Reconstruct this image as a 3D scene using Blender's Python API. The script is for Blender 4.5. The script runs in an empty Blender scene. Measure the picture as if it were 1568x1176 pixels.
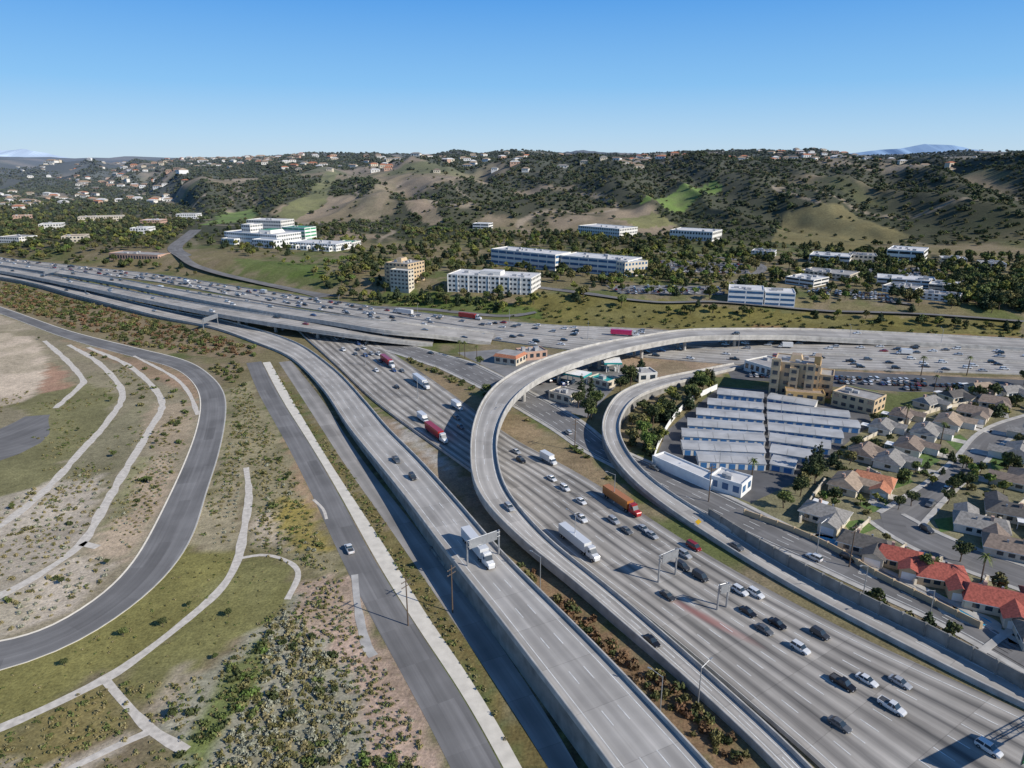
import bpy, math, random, time
import numpy as np
from mathutils import Vector, Matrix
T0=time.time()
random.seed(7); rng=np.random.default_rng(7)
scene=bpy.context.scene
# ---------------------------------------------------------------- survey: camera calibration -> map coordinates
H=110.0; F=1080.0; VH=243.0
P=math.atan((588-VH)/F); cP,sP=math.cos(P),math.sin(P)
def ray(u,v):
    x=(u-784)/F; y=(588-v)/F
    return np.array([x, cP+y*sP, -sP+y*cP])
def G(u,v,z=0.0):
    d=ray(u,v); t=(H-z)/(-d[2]); return np.array([d[0]*t,d[1]*t,z])
# ---------------------------------------------------------------- noise
def _h(i,j,s):
    a=np.sin(i*127.1+j*311.7+s*74.7)*43758.5453
    return a-np.floor(a)
def vn(x,y,s=0):
    x=np.asarray(x,float); y=np.asarray(y,float)
    i=np.floor(x); j=np.floor(y); fx=x-i; fy=y-j
    fx=fx*fx*(3-2*fx); fy=fy*fy*(3-2*fy)
    return (_h(i,j,s)*(1-fx)+_h(i+1,j,s)*fx)*(1-fy)+(_h(i,j+1,s)*(1-fx)+_h(i+1,j+1,s)*fx)*fy
def fbm(x,y,o=4,s=0):
    r=0;a=.5;t=0
    for k in range(o):
        r=r+a*vn(x,y,s+k*3.3); t+=a; a*=.5; x=x*2.03+11.7; y=y*2.03+5.1
    return r/t
def sst(a,b,x):
    t=np.clip((x-a)/(b-a),0,1); return t*t*(3-2*t)
# ---------------------------------------------------------------- terrain height
Nup_px=[(-400,350),(-150,376),(0,394),(120,406),(250,420),(400,442),(550,464),(700,482),(850,494),(1000,500),(1150,503),(1300,506),(1568,520),(1800,530),(2300,550)]
_nu=sorted([tuple(G(u,v)[:2]) for u,v in Nup_px])
_nx=np.array([p[0] for p in _nu]); _ny=np.array([p[1] for p in _nu])
def footf(az): return np.interp(az,[-.9,-.55,-.47,-.42,-.3,-.1,.1,.4,.75,1.2],[2400,2300,1800,1250,1120,1020,960,930,800,700])
def height(x,y):
    x=np.asarray(x,float); y=np.asarray(y,float)
    yn=np.interp(x,_nx,_ny)
    terr=11*sst(10,62,y-yn)
    az=x/np.maximum(y,1.)
    foot=footf(az)+90*(fbm(x/260.,0*x,2,71)-.5)*2
    dd=y-foot
    L=np.interp(az,[-.6,-.45,.5,.8],[1500,760,700,620])
    m=sst(0,1,dd/L)
    Hc=np.interp(az,[-.8,-.55,-.4,-.25,0,.3,.55,.75],[76,72,60,80,86,86,84,90])
    big=sst(0,1,(dd-L*.9)/2600.)*np.interp(az,[-.6,-.3,0,.4,.8],[24,26,32,26,20])
    wpx=x+60*(fbm(x/170.,y/170.,2,90)-.5)
    rid=1-np.abs(2*fbm((wpx+0.35*y)/270.,(y-.1*x)/800.,3,4)-1)*2.6
    rid2=fbm((wpx-.2*y)/95.,y/150.,3,9)-.5
    msk=sst(0,.3,dd/L)*(1-.6*sst(.8,1.3,dd/L))
    far=48*(fbm(x/560.,y/800.,3,21)-.47)*sst(1700,2700,y)
    pk=24*np.exp(-(((x+90)/330)**2+((y-2700)/500)**2))+16*np.exp(-(((x-900)/260)**2+((y-2500)/500)**2))+24*np.exp(-(((x-1750)/300)**2+((y-2200)/500)**2))
    fall=1-sst(6500,9000,y)*.6
    return (terr+m*Hc+big+msk*(rid*40-16+rid2*34)+far+pk)*fall
def Gt(u,v):
    d=ray(u,v); t=np.concatenate([np.arange(60,1400,4.),np.arange(1400,9000,15.)])
    x=d[0]*t;y=d[1]*t;z=H+d[2]*t
    hit=np.nonzero(z<height(x,y))[0]
    if len(hit)==0: return np.array([x[-1],y[-1],float(height(x[-1],y[-1]))])
    k=hit[0]; a=t[max(k-1,0)]; b=t[k]
    for _ in range(12):
        m=(a+b)/2
        if H+d[2]*m<float(height(d[0]*m,d[1]*m)): b=m
        else: a=m
    return np.array([d[0]*b,d[1]*b,float(height(d[0]*b,d[1]*b))])
def wp(poly): return np.array([Gt(u,v)[:2] for u,v in poly])
def pip(x,y,poly):
    c=np.zeros(x.shape,bool); n=len(poly); j=n-1
    for i in range(n):
        xi,yi=poly[i]; xj,yj=poly[j]
        if yi!=yj:
            c^=((yi>y)!=(yj>y))&(x<(xj-xi)*(y-yi)/(yj-yi)+xi)
        j=i
    return c
OX,OY,OR=-3600,40,2.0
occ=np.zeros((3600,1950),bool)
def mark(x,y,r=1):
    i=int((x-OX)/OR); j=int((y-OY)/OR)
    if 0<=i-r and i+r<occ.shape[0] and 0<=j-r and j+r<occ.shape[1]: occ[i-r:i+r+1,j-r:j+r+1]=True
def isocc(x,y):
    i=((x-OX)/OR).astype(int); j=((y-OY)/OR).astype(int)
    ok=(i>=0)&(i<occ.shape[0])&(j>=0)&(j<occ.shape[1])
    r=np.zeros(len(x),bool); r[ok]=occ[i[ok],j[ok]]; return r
# ---------------------------------------------------------------- materials
MATS={}
def nodes(name):
    m=bpy.data.materials.new(name); m.use_nodes=True; nt=m.node_tree
    return m,nt,nt.nodes["Principled BSDF"]
def N(nt,t,**k):
    n=nt.nodes.new(t)
    for a,b in k.items(): setattr(n,a,b)
    return n
def mixc(nt,f,a,b,mode='MIX'):
    n=N(nt,'ShaderNodeMix',data_type='RGBA',blend_type=mode)
    for s,v in ((0,f),(6,a),(7,b)):
        if hasattr(v,'is_linked'): nt.links.new(v,n.inputs[s])
        elif s==0: n.inputs[0].default_value=v
        else: n.inputs[s].default_value=(*v[:3],1)
    return n.outputs[2]
def mrange(nt,v,a,b,c,d):
    n=N(nt,'ShaderNodeMapRange'); nt.links.new(v,n.inputs[0])
    for i,k in enumerate((a,b,c,d)): n.inputs[i+1].default_value=k
    return n.outputs[0]
def mat(name,col,rough=.8,var=.18,scale=.6,metal=0,spec=.4):
    if name in MATS: return MATS[name]
    m,nt,b=nodes(name)
    g=N(nt,'ShaderNodeNewGeometry'); no=N(nt,'ShaderNodeTexNoise'); no.inputs['Scale'].default_value=scale; no.inputs['Detail'].default_value=5
    nt.links.new(g.outputs['Position'],no.inputs['Vector'])
    f=mrange(nt,no.outputs[0],.3,.7,1-var,1+var)
    c=mixc(nt,1.0,col,f,'MULTIPLY')
    nt.links.new(c,b.inputs['Base Color']); b.inputs['Roughness'].default_value=rough; b.inputs['Metallic'].default_value=metal
    b.inputs['Specular IOR Level'].default_value=spec
    MATS[name]=m; return m
def hazed(nt,c):  # distance haze painted into the base colour, stronger with world Y
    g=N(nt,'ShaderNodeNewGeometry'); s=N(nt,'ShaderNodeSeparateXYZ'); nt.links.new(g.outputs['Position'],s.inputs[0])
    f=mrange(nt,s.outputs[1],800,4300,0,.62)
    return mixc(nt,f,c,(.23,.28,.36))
def leafmat(name,c1,c2,c3,k=1.35):
    m,nt,b=nodes(name)
    c1,c2,c3=[tuple(q*k for q in c) for c in (c1,c2,c3)]
    g=N(nt,'ShaderNodeNewGeometry'); oi=N(nt,'ShaderNodeObjectInfo')
    a=mixc(nt,oi.outputs['Random'],c1,c2)
    f=mrange(nt,g.outputs['Random Per Island'],0,1,.0,.55)
    a=mixc(nt,f,a,c3)
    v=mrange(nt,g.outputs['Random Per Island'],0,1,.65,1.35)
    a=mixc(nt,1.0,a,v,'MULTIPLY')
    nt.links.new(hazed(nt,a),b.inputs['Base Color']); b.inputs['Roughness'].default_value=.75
    b.inputs['Specular IOR Level'].default_value=.15
    MATS[name]=m; return m
def roadmat(name,base,dark,lane=3.7,amt=.5,joint=True,stain=None,patch=.14):
    m,nt,b=nodes(name)
    uv=N(nt,'ShaderNodeUVMap'); uv.uv_map='UVMap'
    s=N(nt,'ShaderNodeSeparateXYZ'); nt.links.new(uv.outputs[0],s.inputs[0])
    mp=N(nt,'ShaderNodeMapping'); mp.inputs['Scale'].default_value=(1.1,.022,1); nt.links.new(uv.outputs[0],mp.inputs[0])
    n1=N(nt,'ShaderNodeTexNoise'); n1.inputs['Scale'].default_value=1; n1.inputs['Detail'].default_value=4; nt.links.new(mp.outputs[0],n1.inputs['Vector'])
    # oily strip down the middle of each lane, broken up along its length
    mm=N(nt,'ShaderNodeMath',operation='PINGPONG'); nt.links.new(s.outputs[0],mm.inputs[0]); mm.inputs[1].default_value=lane/2
    st=mrange(nt,mm.outputs[0],lane*.16,lane*.42,0,1)
    nb=mrange(nt,n1.outputs[0],.3,.62,.15,1)
    mu=N(nt,'ShaderNodeMath',operation='MULTIPLY'); nt.links.new(st,mu.inputs[0]); nt.links.new(nb,mu.inputs[1])
    sc=mrange(nt,mu.outputs[0],0,1,0,amt)
    mp2=N(nt,'ShaderNodeMapping'); mp2.inputs['Scale'].default_value=(1/lane,1/14.,1); nt.links.new(uv.outputs[0],mp2.inputs[0])
    fl=N(nt,'ShaderNodeVectorMath',operation='FLOOR'); nt.links.new(mp2.outputs[0],fl.inputs[0])
    wn=N(nt,'ShaderNodeTexWhiteNoise'); nt.links.new(fl.outputs[0],wn.inputs[0])
    pv=mrange(nt,wn.outputs[0],0,1,1-patch,1+patch*.8)
    n3=N(nt,'ShaderNodeTexNoise'); n3.inputs['Scale'].default_value=.07; n3.inputs['Detail'].default_value=6; nt.links.new(uv.outputs[0],n3.inputs['Vector'])
    v3=mrange(nt,n3.outputs[0],.3,.7,.78,1.15)
    c=mixc(nt,sc,base,dark)
    c=mixc(nt,1.,c,pv,'MULTIPLY'); c=mixc(nt,1.,c,v3,'MULTIPLY')
    n4=mrange(nt,n1.outputs[0],.3,.7,.82,1.1); c=mixc(nt,1.,c,n4,'MULTIPLY')
    if joint:
        j=N(nt,'ShaderNodeMath',operation='PINGPONG'); nt.links.new(s.outputs[1],j.inputs[0]); j.inputs[1].default_value=7
        jj=mrange(nt,j.outputs[0],0,.12,.72,1); c=mixc(nt,1.,c,jj,'MULTIPLY')
    if stain is not None:
        g=N(nt,'ShaderNodeNewGeometry'); mp3=N(nt,'ShaderNodeMapping',vector_type='TEXTURE'); nt.links.new(g.outputs['Position'],mp3.inputs[0])
        mp3.inputs['Location'].default_value=stain[0]; mp3.inputs['Rotation'].default_value=(0,0,stain[1]); mp3.inputs['Scale'].default_value=(15,1.8,50)
        ln=N(nt,'ShaderNodeVectorMath',operation='LENGTH'); nt.links.new(mp3.outputs[0],ln.inputs[0])
        f=mrange(nt,ln.outputs['Value'],.3,1.1,.75,0); c=mixc(nt,f,c,(.33,.15,.13))
    nt.links.new(c,b.inputs['Base Color']); b.inputs['Roughness'].default_value=.9; b.inputs['Specular IOR Level'].default_value=.15
    MATS[name]=m; return m
_sa,_sb=G(1040,925),G(1130,972)
concrete_road=roadmat('concrete_road',(.43,.405,.37),(.22,.21,.20),amt=.5)
worn_road=roadmat('worn_freeway',(.40,.37,.33),(.11,.105,.10),amt=.95,stain=(tuple((_sa+_sb)/2),math.atan2(_sb[1]-_sa[1],_sb[0]-_sa[0])),patch=.2)
far_road=roadmat('far_freeway',(.42,.395,.36),(.2,.195,.185),amt=.6,joint=False)
asphalt=roadmat('asphalt',(.20,.193,.187),(.15,.147,.142),amt=.4,joint=False)
channelm=roadmat('channel_concrete',(.33,.31,.285),(.2,.19,.175),amt=.8,lane=5)
conc=mat('concrete',(.43,.41,.375),.85,.22,.35)
conc_d=mat('weathered_concrete',(.23,.22,.20),.9,.3,.3)
pathm=mat('gravel_path',(.56,.51,.44),.95,.2,.8)
berm=mat('pale_concrete',(.64,.59,.50),.9,.12,.4)
white=mat('white_paint',(.78,.77,.74),.6,.06)
stripe=mat('road_paint_white',(.66,.66,.63),.7,.25,.5)
glass=mat('window_glass',(.03,.045,.06),.12,.2,.3,spec=.8)
bluegl=mat('blue_glass',(.05,.13,.25),.15,.2,.3,spec=.8)
metal=mat('galvanised_steel',(.42,.43,.44),.45,.1,1,.6)
steel_d=mat('dark_steel',(.09,.09,.09),.5,.1,1,.3)
rubber=mat('rubber',(.02,.02,.02),.9,.1)
wood=mat('pole_wood',(.12,.085,.06),.9,.2,2)
bark=mat('bark',(.11,.08,.055),.95,.3,2)
signgreen=mat('sign_green',(.01,.16,.08),.4,.05)
red_l=mat('tail_light',(.4,.01,.01),.3,.05)
# ---------------------------------------------------------------- mesh builder
class MB:
    def __init__(s): s.v=[];s.f=[];s.m=[];s.mats=[]
    def mi(s,m):
        if m not in s.mats: s.mats.append(m)
        return s.mats.index(m)
    def add(s,vs,fs,m):
        o=len(s.v); s.v.extend([tuple(map(float,p)) for p in vs]); k=s.mi(m)
        for f in fs: s.f.append(tuple(o+i for i in f)); s.m.append(k)
    def box(s,x0,x1,y0,y1,z0,z1,m,top=None,inset=0):
        i=inset
        vs=[(x0,y0,z0),(x1,y0,z0),(x1,y1,z0),(x0,y1,z0),(x0+i,y0+i,z1),(x1-i,y0+i,z1),(x1-i,y1-i,z1),(x0+i,y1-i,z1)]
        s.add(vs,[(0,3,2,1),(0,1,5,4),(1,2,6,5),(2,3,7,6),(3,0,4,7)],m)
        s.add(vs[4:],[(0,1,2,3)],top or m)
    def cyl(s,c,r0,r1,h,m,n=10,axis='z'):
        vs=[]
        for k,(r,t) in enumerate(((r0,0),(r1,h))):
            for i in range(n):
                a=2*math.pi*i/n; p=(r*math.cos(a),r*math.sin(a),t)
                if axis=='y': p=(p[0],p[2],p[1])
                if axis=='x': p=(p[2],p[0],p[1])
                vs.append((c[0]+p[0],c[1]+p[1],c[2]+p[2]))
        fs=[(i,(i+1)%n,n+(i+1)%n,n+i) for i in range(n)]+[tuple(range(n))[::-1],tuple(range(n,2*n))]
        s.add(vs,fs,m)
    def tube(s,a,b,r0,r1,m,n=6):
        a=Vector(a);b=Vector(b);d=(b-a).normalized(); q=d.orthogonal().normalized(); w=d.cross(q); vs=[]
        for c,r in ((a,r0),(b,r1)):
            for i in range(n):
                t=2*math.pi*i/n; vs.append(c+q*(r*math.cos(t))+w*(r*math.sin(t)))
        s.add(vs,[(i,(i+1)%n,n+(i+1)%n,n+i) for i in range(n)]+[tuple(range(n,2*n))],m)
    def mesh(s,name):
        me=bpy.data.meshes.new(name); me.from_pydata(s.v,[],s.f)
        for m in s.mats: me.materials.append(m)
        me.polygons.foreach_set('material_index',s.m); me.update(); return me
    def obj(s,name,M=None):
        o=bpy.data.objects.new(name,s.mesh(name)); scene.collection.objects.link(o)
        if M is not None: o.matrix_world=M
        return o
def link(name,me,loc,rz=0,sc=1):
    o=bpy.data.objects.new(name,me); o.location=loc; o.rotation_euler=(0,0,rz)
    o.scale=(sc,sc,sc) if not isinstance(sc,tuple) else sc
    scene.collection.objects.link(o); return o
# ---------------------------------------------------------------- roads
def cr(pts,step=4.0):
    p=[np.array(q,float) for q in pts]; p=[2*p[0]-p[1]]+p+[2*p[-1]-p[-2]]; out=[]
    for i in range(1,len(p)-2):
        a,b,c,d=p[i-1:i+3]
        for t in np.linspace(0,1,24,endpoint=False):
            out.append(.5*((2*b)+(-a+c)*t+(2*a-5*b+4*c-d)*t*t+(-a+3*b-3*c+d)*t**3))
    out.append(p[-2]); return np.array(out)
def resamp(c,n):
    d=np.r_[0,np.cumsum(np.linalg.norm(np.diff(c[:,:2],axis=0),axis=1))]
    t=np.linspace(0,d[-1],n); return np.stack([np.interp(t,d,c[:,k]) for k in range(c.shape[1])],1)
def smooth(a,k):
    if len(a)<2*k+1: return a
    p=np.concatenate([np.repeat(a[:1],k,0),a,np.repeat(a[-1:],k,0)]); ker=np.ones(2*k+1)/(2*k+1)
    if a.ndim==1: return np.convolve(p,ker,'valid')
    return np.stack([np.convolve(p[:,i],ker,'valid') for i in range(a.shape[1])],1)
class R: pass
def ribbon(L,Rr,z=0.,ws=4):
    zz=np.full(len(L),z,float) if np.isscalar(z) else np.array(z,float)
    zr=np.interp(np.linspace(0,1,len(Rr)),np.linspace(0,1,len(L)),zz)
    l=[G(*p,zi) for p,zi in zip(L,zz)]; r=[G(*p,zi) for p,zi in zip(Rr,zr)]
    lc=cr(l); rc=cr(r)
    ln=np.linalg.norm(np.diff(lc[:,:2],axis=0),axis=1).sum()
    n=max(8,int(ln/4)); l=resamp(lc,n); r=resamp(rc,n)
    c=(l+r)/2; t=np.gradient(c[:,:2],axis=0); t/=np.linalg.norm(t,axis=1)[:,None]
    nrm=np.stack([t[:,1],-t[:,0]],1)
    w=np.abs(((r-l)[:,:2]*nrm).sum(1)); sg=1 if ((r-l)[:,:2]*nrm).sum()>0 else -1
    nrm=nrm*sg; w=smooth(w,ws); c=smooth(c,2) if n>12 else c
    q=R(); q.c=c; q.t=t; q.n=nrm; q.w=w; q.N=n
    q.s=np.r_[0,np.cumsum(np.linalg.norm(np.diff(c[:,:2],axis=0),axis=1))]
    return q
def cross(q,i,off,dz=0): return (q.c[i,0]+q.n[i,0]*off,q.c[i,1]+q.n[i,1]*off,q.c[i,2]+dz)
def strip_obj(q,offs,dzs):
    k=len(offs); vs=[];uvs=[]
    for i in range(q.N):
        w=q.w[i]/2
        for o,dz in zip(offs,dzs):
            oo=o(w) if callable(o) else o
            vs.append(cross(q,i,oo,dz if not callable(dz) else dz(q.c[i,2])))
            uvs.append((oo+w,q.s[i]))
    fs=[(i*k+j,i*k+j+1,(i+1)*k+j+1,(i+1)*k+j) for i in range(q.N-1) for j in range(k-1)]
    return vs,fs,uvs
def road(name,q,m,dz=.06,deck=0,fill=False,parapet=0,pier=False,kerb=False,occw=1.0,lanes=None,margin=2):
    vs,fs,uvs=strip_obj(q,[lambda w,f=f:-w+2*w*f for f in np.linspace(0,1,7)],[dz]*7)
    if lanes:   # across-coordinate follows the painted lanes
        k=7; uvs=[((-1+2*(j%k)/6)*q.w[j//k]/2*(lanes*3.7)/max(q.w[j//k]-2*margin,3)+lanes*3.7/2,q.s[j//k]) for j in range(len(vs))]
    me=bpy.data.meshes.new(name); me.from_pydata(vs,[],fs); me.materials.append(m)
    ul=me.uv_layers.new(name='UVMap'); vi=np.zeros(len(me.loops),int); me.loops.foreach_get('vertex_index',vi)
    ul.data.foreach_set('uv',np.array(uvs)[vi].ravel())
    if len(me.polygons) and me.polygons[0].normal.z<0: me.flip_normals()
    me.update()
    o=bpy.data.objects.new(name,me); scene.collection.objects.link(o)
    b=MB()
    if fill or deck:
        for sg in (-1,1):
            bot=(lambda z:-z-.5) if fill else (-deck)
            v,f,_=strip_obj(q,[lambda w:sg*w,lambda w:sg*w],[dz,bot]); b.add(v,f,conc if not fill else conc_d)
        if deck:
            v,f,_=strip_obj(q,[lambda w:-w,lambda w:-w*.6,lambda w:w*.6,lambda w:w],[-deck*.45,-deck,-deck,-deck*.45]); b.add(v,f,conc_d)
    if parapet:
        for sg in (-1,1):
            v,f,_=strip_obj(q,[lambda w:sg*(w-.5),lambda w:sg*(w-.35),lambda w:sg*(w-.05),lambda w:sg*(w+.08),lambda w:sg*(w+.08)],[dz,dz+parapet,dz+parapet,dz+parapet*.9,dz-(.6 if (deck or fill) else .1)]); b.add(v,f,conc)
    if kerb:
        for sg in (-1,1):
            v,f,_=strip_obj(q,[lambda w:sg*w,lambda w:sg*w,lambda w:sg*(w+1.8),lambda w:sg*(w+1.8)],[dz,dz+.13,dz+.13,-.2]); b.add(v,f,conc)
    if pier:
        last=-99
        for i in range(q.N):
            if q.c[i,2]>4.2 and q.s[i]-last>34:
                last=q.s[i]; x,y,z=q.c[i]; a=math.atan2(q.n[i,1],q.n[i,0]); w=q.w[i]*.36
                for off in ((-w*.5,w*.5) if q.w[i]>13 else (0,)):
                    px,py=x+q.n[i,0]*off,y+q.n[i,1]*off
                    b.cyl((px,py,-.3),1.0,1.0,z-deck*.98+.1,conc,12)
                ca,sa=math.cos(a),math.sin(a); c=[]
                for (lx,ly,lz) in [(-w,-.9,-1.3),(w,-.9,-1.3),(w,.9,-1.3),(-w,.9,-1.3),(-w*1.5,-.9,0),(w*1.5,-.9,0),(w*1.5,.9,0),(-w*1.5,.9,0)]:
                    c.append((x+lx*ca-ly*sa,y+lx*sa+ly*ca,z-deck*.97+lz))
                b.add(c,[(0,3,2,1),(0,1,5,4),(1,2,6,5),(2,3,7,6),(3,0,4,7)],conc)
    if b.v:
        s=b.obj('part'); s.parent=o; s.name=('girders_and_piers' if deck else 'kerbs_and_barriers')
    for i in range(q.N):
        w=q.w[i]/2+occw
        for f in np.arange(-w,w+.1,1.8): mark(q.c[i,0]+q.n[i,0]*f,q.c[i,1]+q.n[i,1]*f,0 if w<4 else 1)
    return o
marks=MB()
def markings(q,lanes,margin=2.0,dz=.085,wd=.2):
    w=q.w
    for li in range(lanes+1):
        f=li/lanes-.5
        solid=(li in (0,lanes))
        vs=[];fs=[]
        for i in range(0,q.N-1,1 if solid else 3):
            j=i+1
            o0=f*(w[i]-2*margin); o1=f*(w[j]-2*margin)
            o=len(vs)
            vs+= [cross(q,i,o0-wd/2,dz),cross(q,i,o0+wd/2,dz),cross(q,j,o1+wd/2,dz),cross(q,j,o1-wd/2,dz)]
            fs.append((o,o+1,o+2,o+3))
        marks.add(vs,fs,stripe)
# ---- main alignments
A=ribbon([(1000,1270),(935,1176),(815,1018),(745,925),(672,832),(620,762),(570,700),(530,650),(497,600),(450,552),(400,529),(330,503),(240,484),(130,456),(60,437),(0,425),(-150,402)],
         [(1170,1270),(1085,1176),(950,1030),(850,930),(770,850),(705,775),(640,703),(592,655),(556,612),(505,560),(440,520),(340,491),(240,472),(130,444),(60,426),(0,415),(-150,393)],
         z=[6.5,6.5,6.5,6.2,5.5,4.6,3.4,2.2,1.2,.5,.5,1,2,3,3,3,3])
M=ribbon([(1330,1270),(1240,1176),(1150,1092),(1050,1002),(940,908),(850,838),(765,760),(690,700),(620,650),(565,608),(515,560),(475,525),(440,500),(330,470),(200,442),(60,415),(-150,385)],
         [(1800,1210),(1568,1100),(1400,1022),(1200,918),(1060,835),(950,765),(880,722),(800,680),(730,630),(660,580),(600,540),(560,510),(520,488),(400,462),(240,437),(80,412),(-150,381)],z=0.)
B=ribbon([(1270,1265),(1190,1176),(1090,1080),(1010,1008),(930,938),(860,878),(800,828),(757,785),(725,740),(720,690),(728,640),(752,598),(790,570),(850,545),(930,524),(1000,513),(1050,506),(1140,504),(1240,505),(1400,512),(1568,521),(1800,536)],
         [(1320,1265),(1240,1176),(1150,1092),(1050,1002),(940,908),(850,838),(790,775),(768,735),(760,690),(765,655),(780,622),(812,590),(860,566),(930,543),(1000,527),(1060,518),(1140,516),(1240,518),(1400,526),(1568,535),(1800,552)],
         z=[1,1,1,1.5,2,3,4.5,6,7.5,9,9.5,9.5,9.5,9.5,9.5,9,8.5,7,4,2,1,1])
Nn=ribbon([(-150,376),(0,395),(120,408),(250,422),(400,445),(550,467),(700,486),(850,499),(1000,506),(1150,519),(1300,523),(1568,538),(1800,552)],
          [(-150,384),(0,404),(120,418),(250,434),(400,462),(550,486),(700,513),(850,534),(1000,549),(1150,560),(1300,566),(1568,574),(1800,590)],z=0.)
V=ribbon([(-150,380),(0,400),(150,422),(300,450),(400,466),(500,481),(600,494),(690,503),(760,512)],[(-150,386),(0,407),(150,430),(300,459),(400,477),(500,493),(600,508),(690,517),(760,527)],z=[6,7,8,9,9,9,8,4,.4])
V2=ribbon([(-150,388),(0,409),(130,433),(250,456),(350,474),(430,486),(520,499),(600,508),(670,516)],[(-150,394),(0,416),(130,441),(250,466),(350,485),(430,498),(520,511),(600,521),(670,529)],z=[5,6,7,7,7,7,6,4,.5])
C=ribbon([(1130,556),(1060,570),(1000,582),(950,602),(926,635),(922,665),(940,705),(985,752),(1060,806),(1200,893),(1400,1000),(1568,1082),(1800,1190)],
         [(1140,562),(1080,576),(1020,592),(975,610),(952,638),(950,670),(972,708),(1010,745),(1080,790),(1230,880),(1420,975),(1590,1062),(1830,1170)],z=[.3,1.5,3,4,4.5,4,3,2,1,.5,.5,.5,.5])
ST=ribbon([(520,500),(600,522),(690,547),(720,555),(800,595),(880,640),(930,680),(1000,712),(1100,755),(1200,805),(1320,860),(1430,910),(1520,965),(1600,1010),(1800,1120)],
          [(490,512),(570,530),(660,558),(700,575),(765,608),(840,652),(900,692),(960,722),(1050,772),(1130,810),(1240,860),(1340,908),(1440,952),(1560,1020),(1740,1130)],z=0.)
road('freeway_mainline',M,worn_road,.06,lanes=8,margin=2.6)
road('freeway_crosstown',Nn,far_road,.09,parapet=.8,lanes=11,margin=2)
road('freeway_connector',A,concrete_road,.12,fill=True,parapet=.9,lanes=3,margin=2.2)
road('flyover_ramp',B,concrete_road,.12,deck=2.0,parapet=1.0,pier=True,lanes=2,margin=1.8)
road('viaduct_road',V,far_road,.12,deck=1.8,parapet=.9,pier=True)
road('viaduct_road',V2,far_road,.15,deck=1.8,parapet=.9,pier=True)
road('entrance_ramp',C,concrete_road,.14,fill=True,parapet=.9)
road('frontage_street',ST,asphalt,.03,kerb=True)
markings(M,8,2.6,.085); markings(Nn,11,2,.115,.3); markings(A,3,2.2,.145); markings(B,2,1.8,.145); markings(V,3,1,.145); markings(V2,3,1,.175); markings(C,2,1.2,.165); markings(ST,4,1.,.05)
mb=MB()
for q,fr in ((Nn,.02),(M,-.5)):
    v,f,_=strip_obj(q,[lambda w:fr*2*w-.3,lambda w:fr*2*w-.1,lambda w:fr*2*w+.1,lambda w:fr*2*w+.3],[.09,1.0,1.0,.09]); mb.add(v,f,conc)
mb.obj('median_barrier')
def simple(name,L,Rr,m,dz,**k):
    q=ribbon(L,Rr,0.); road(name,q,m,dz,occw=.3,**k); return q
P1=simple('park_service_road',[(-120,1000),(0,985),(60,970),(140,925),(200,870),(240,800),(270,740),(300,665),(308,615),(296,585),(265,563),(200,545),(100,517),(0,480),(-120,440)],
   [(-120,1050),(0,1027),(80,1002),(170,950),(240,895),(290,830),(312,760),(332,700),(344,640),(342,602),(320,574),(280,551),(200,531),(100,505),(0,470),(-120,432)],asphalt,.035)
P2=simple('access_road',[(376,553),(395,600),(440,682),(480,762),(520,850),(560,930),(620,1040),(690,1176),(750,1290)],[(400,553),(430,610),(480,690),(520,760),(575,860),(628,945),(690,1040),(735,1110),(768,1176),(830,1290)],asphalt,.03)
P3=simple('concrete_berm',[(401,553),(431,610),(481,690),(522,760),(577,860),(630,945),(692,1040),(737,1110),(770,1176),(832,1290)],[(413,553),(446,610),(500,700),(552,780),(598,850),(655,945),(715,1030),(762,1110),(800,1176),(862,1290)],berm,.045)
P4=simple('flood_channel_road',[(425,552),(463,610),(524,705),(580,785),(640,872),(700,960),(760,1050),(840,1176),(900,1280)],[(445,552),(488,605),(545,690),(592,752),(650,825),(715,915),(785,1015),(862,1135),(935,1270)],channelm,.03)
P5=simple('park_road',[(-60,660),(0,655),(30,640),(55,628)],[(-60,730),(0,710),(45,672),(60,645)],asphalt,.04)
def path(name,pts,wd,m=pathm,dz=.05):
    c=cr([G(u,v) for u,v in pts]); ln=np.linalg.norm(np.diff(c[:,:2],axis=0),axis=1).sum(); n=max(6,int(ln/2)); c=resamp(c,n)
    t=np.gradient(c[:,:2],axis=0); t/=np.linalg.norm(t,axis=1)[:,None]
    q=R(); q.c=c;q.t=t;q.n=np.stack([t[:,1],-t[:,0]],1);q.w=wd*(.75+.55*vn(np.arange(n)*.45,np.zeros(n),5));q.N=n;q.s=np.r_[0,np.cumsum(np.linalg.norm(np.diff(c[:,:2],axis=0),axis=1))]
    road(name,q,m,dz,occw=0); return q
path('walking_path',[(377,716),(381,760),(372,820),(362,862),(335,905),(270,962),(200,1015),(160,1040),(80,1080),(0,1115),(-80,1145)],2.4,dz=.05)
path('walking_path',[(362,856),(400,850),(430,855),(452,868),(456,885),(440,918)],1.6,dz=.055)
path('walking_path',[(160,1040),(190,1075),(225,1112),(250,1130),(285,1150)],2.2,dz=.06)
path('walking_path',[(235,1118),(180,1142),(110,1176),(40,1210)],2.2,dz=.065)
path('hillside_drain',[(68,522),(100,550),(126,580),(122,592),(85,625)],2.9)
path('hillside_drain',[(105,528),(150,555),(187,600),(165,645),(125,690),(70,750),(0,806),(-60,840)],2.9)
path('hillside_drain',[(135,532),(200,562),(247,612),(228,660),(195,715),(160,775),(125,832),(60,880),(0,912),(-60,935)],2.9)
path('hillside_drain',[(205,545),(262,575),(288,600),(303,635)],1.9)
path('hillside_drain',[(125,832),(150,838)],3)
path('garden_path',[(543,880),(548,930),(560,985),(572,1005)],2.2,conc)
path('garden_path',[(480,765),(495,780),(500,795)],1.2)
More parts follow.
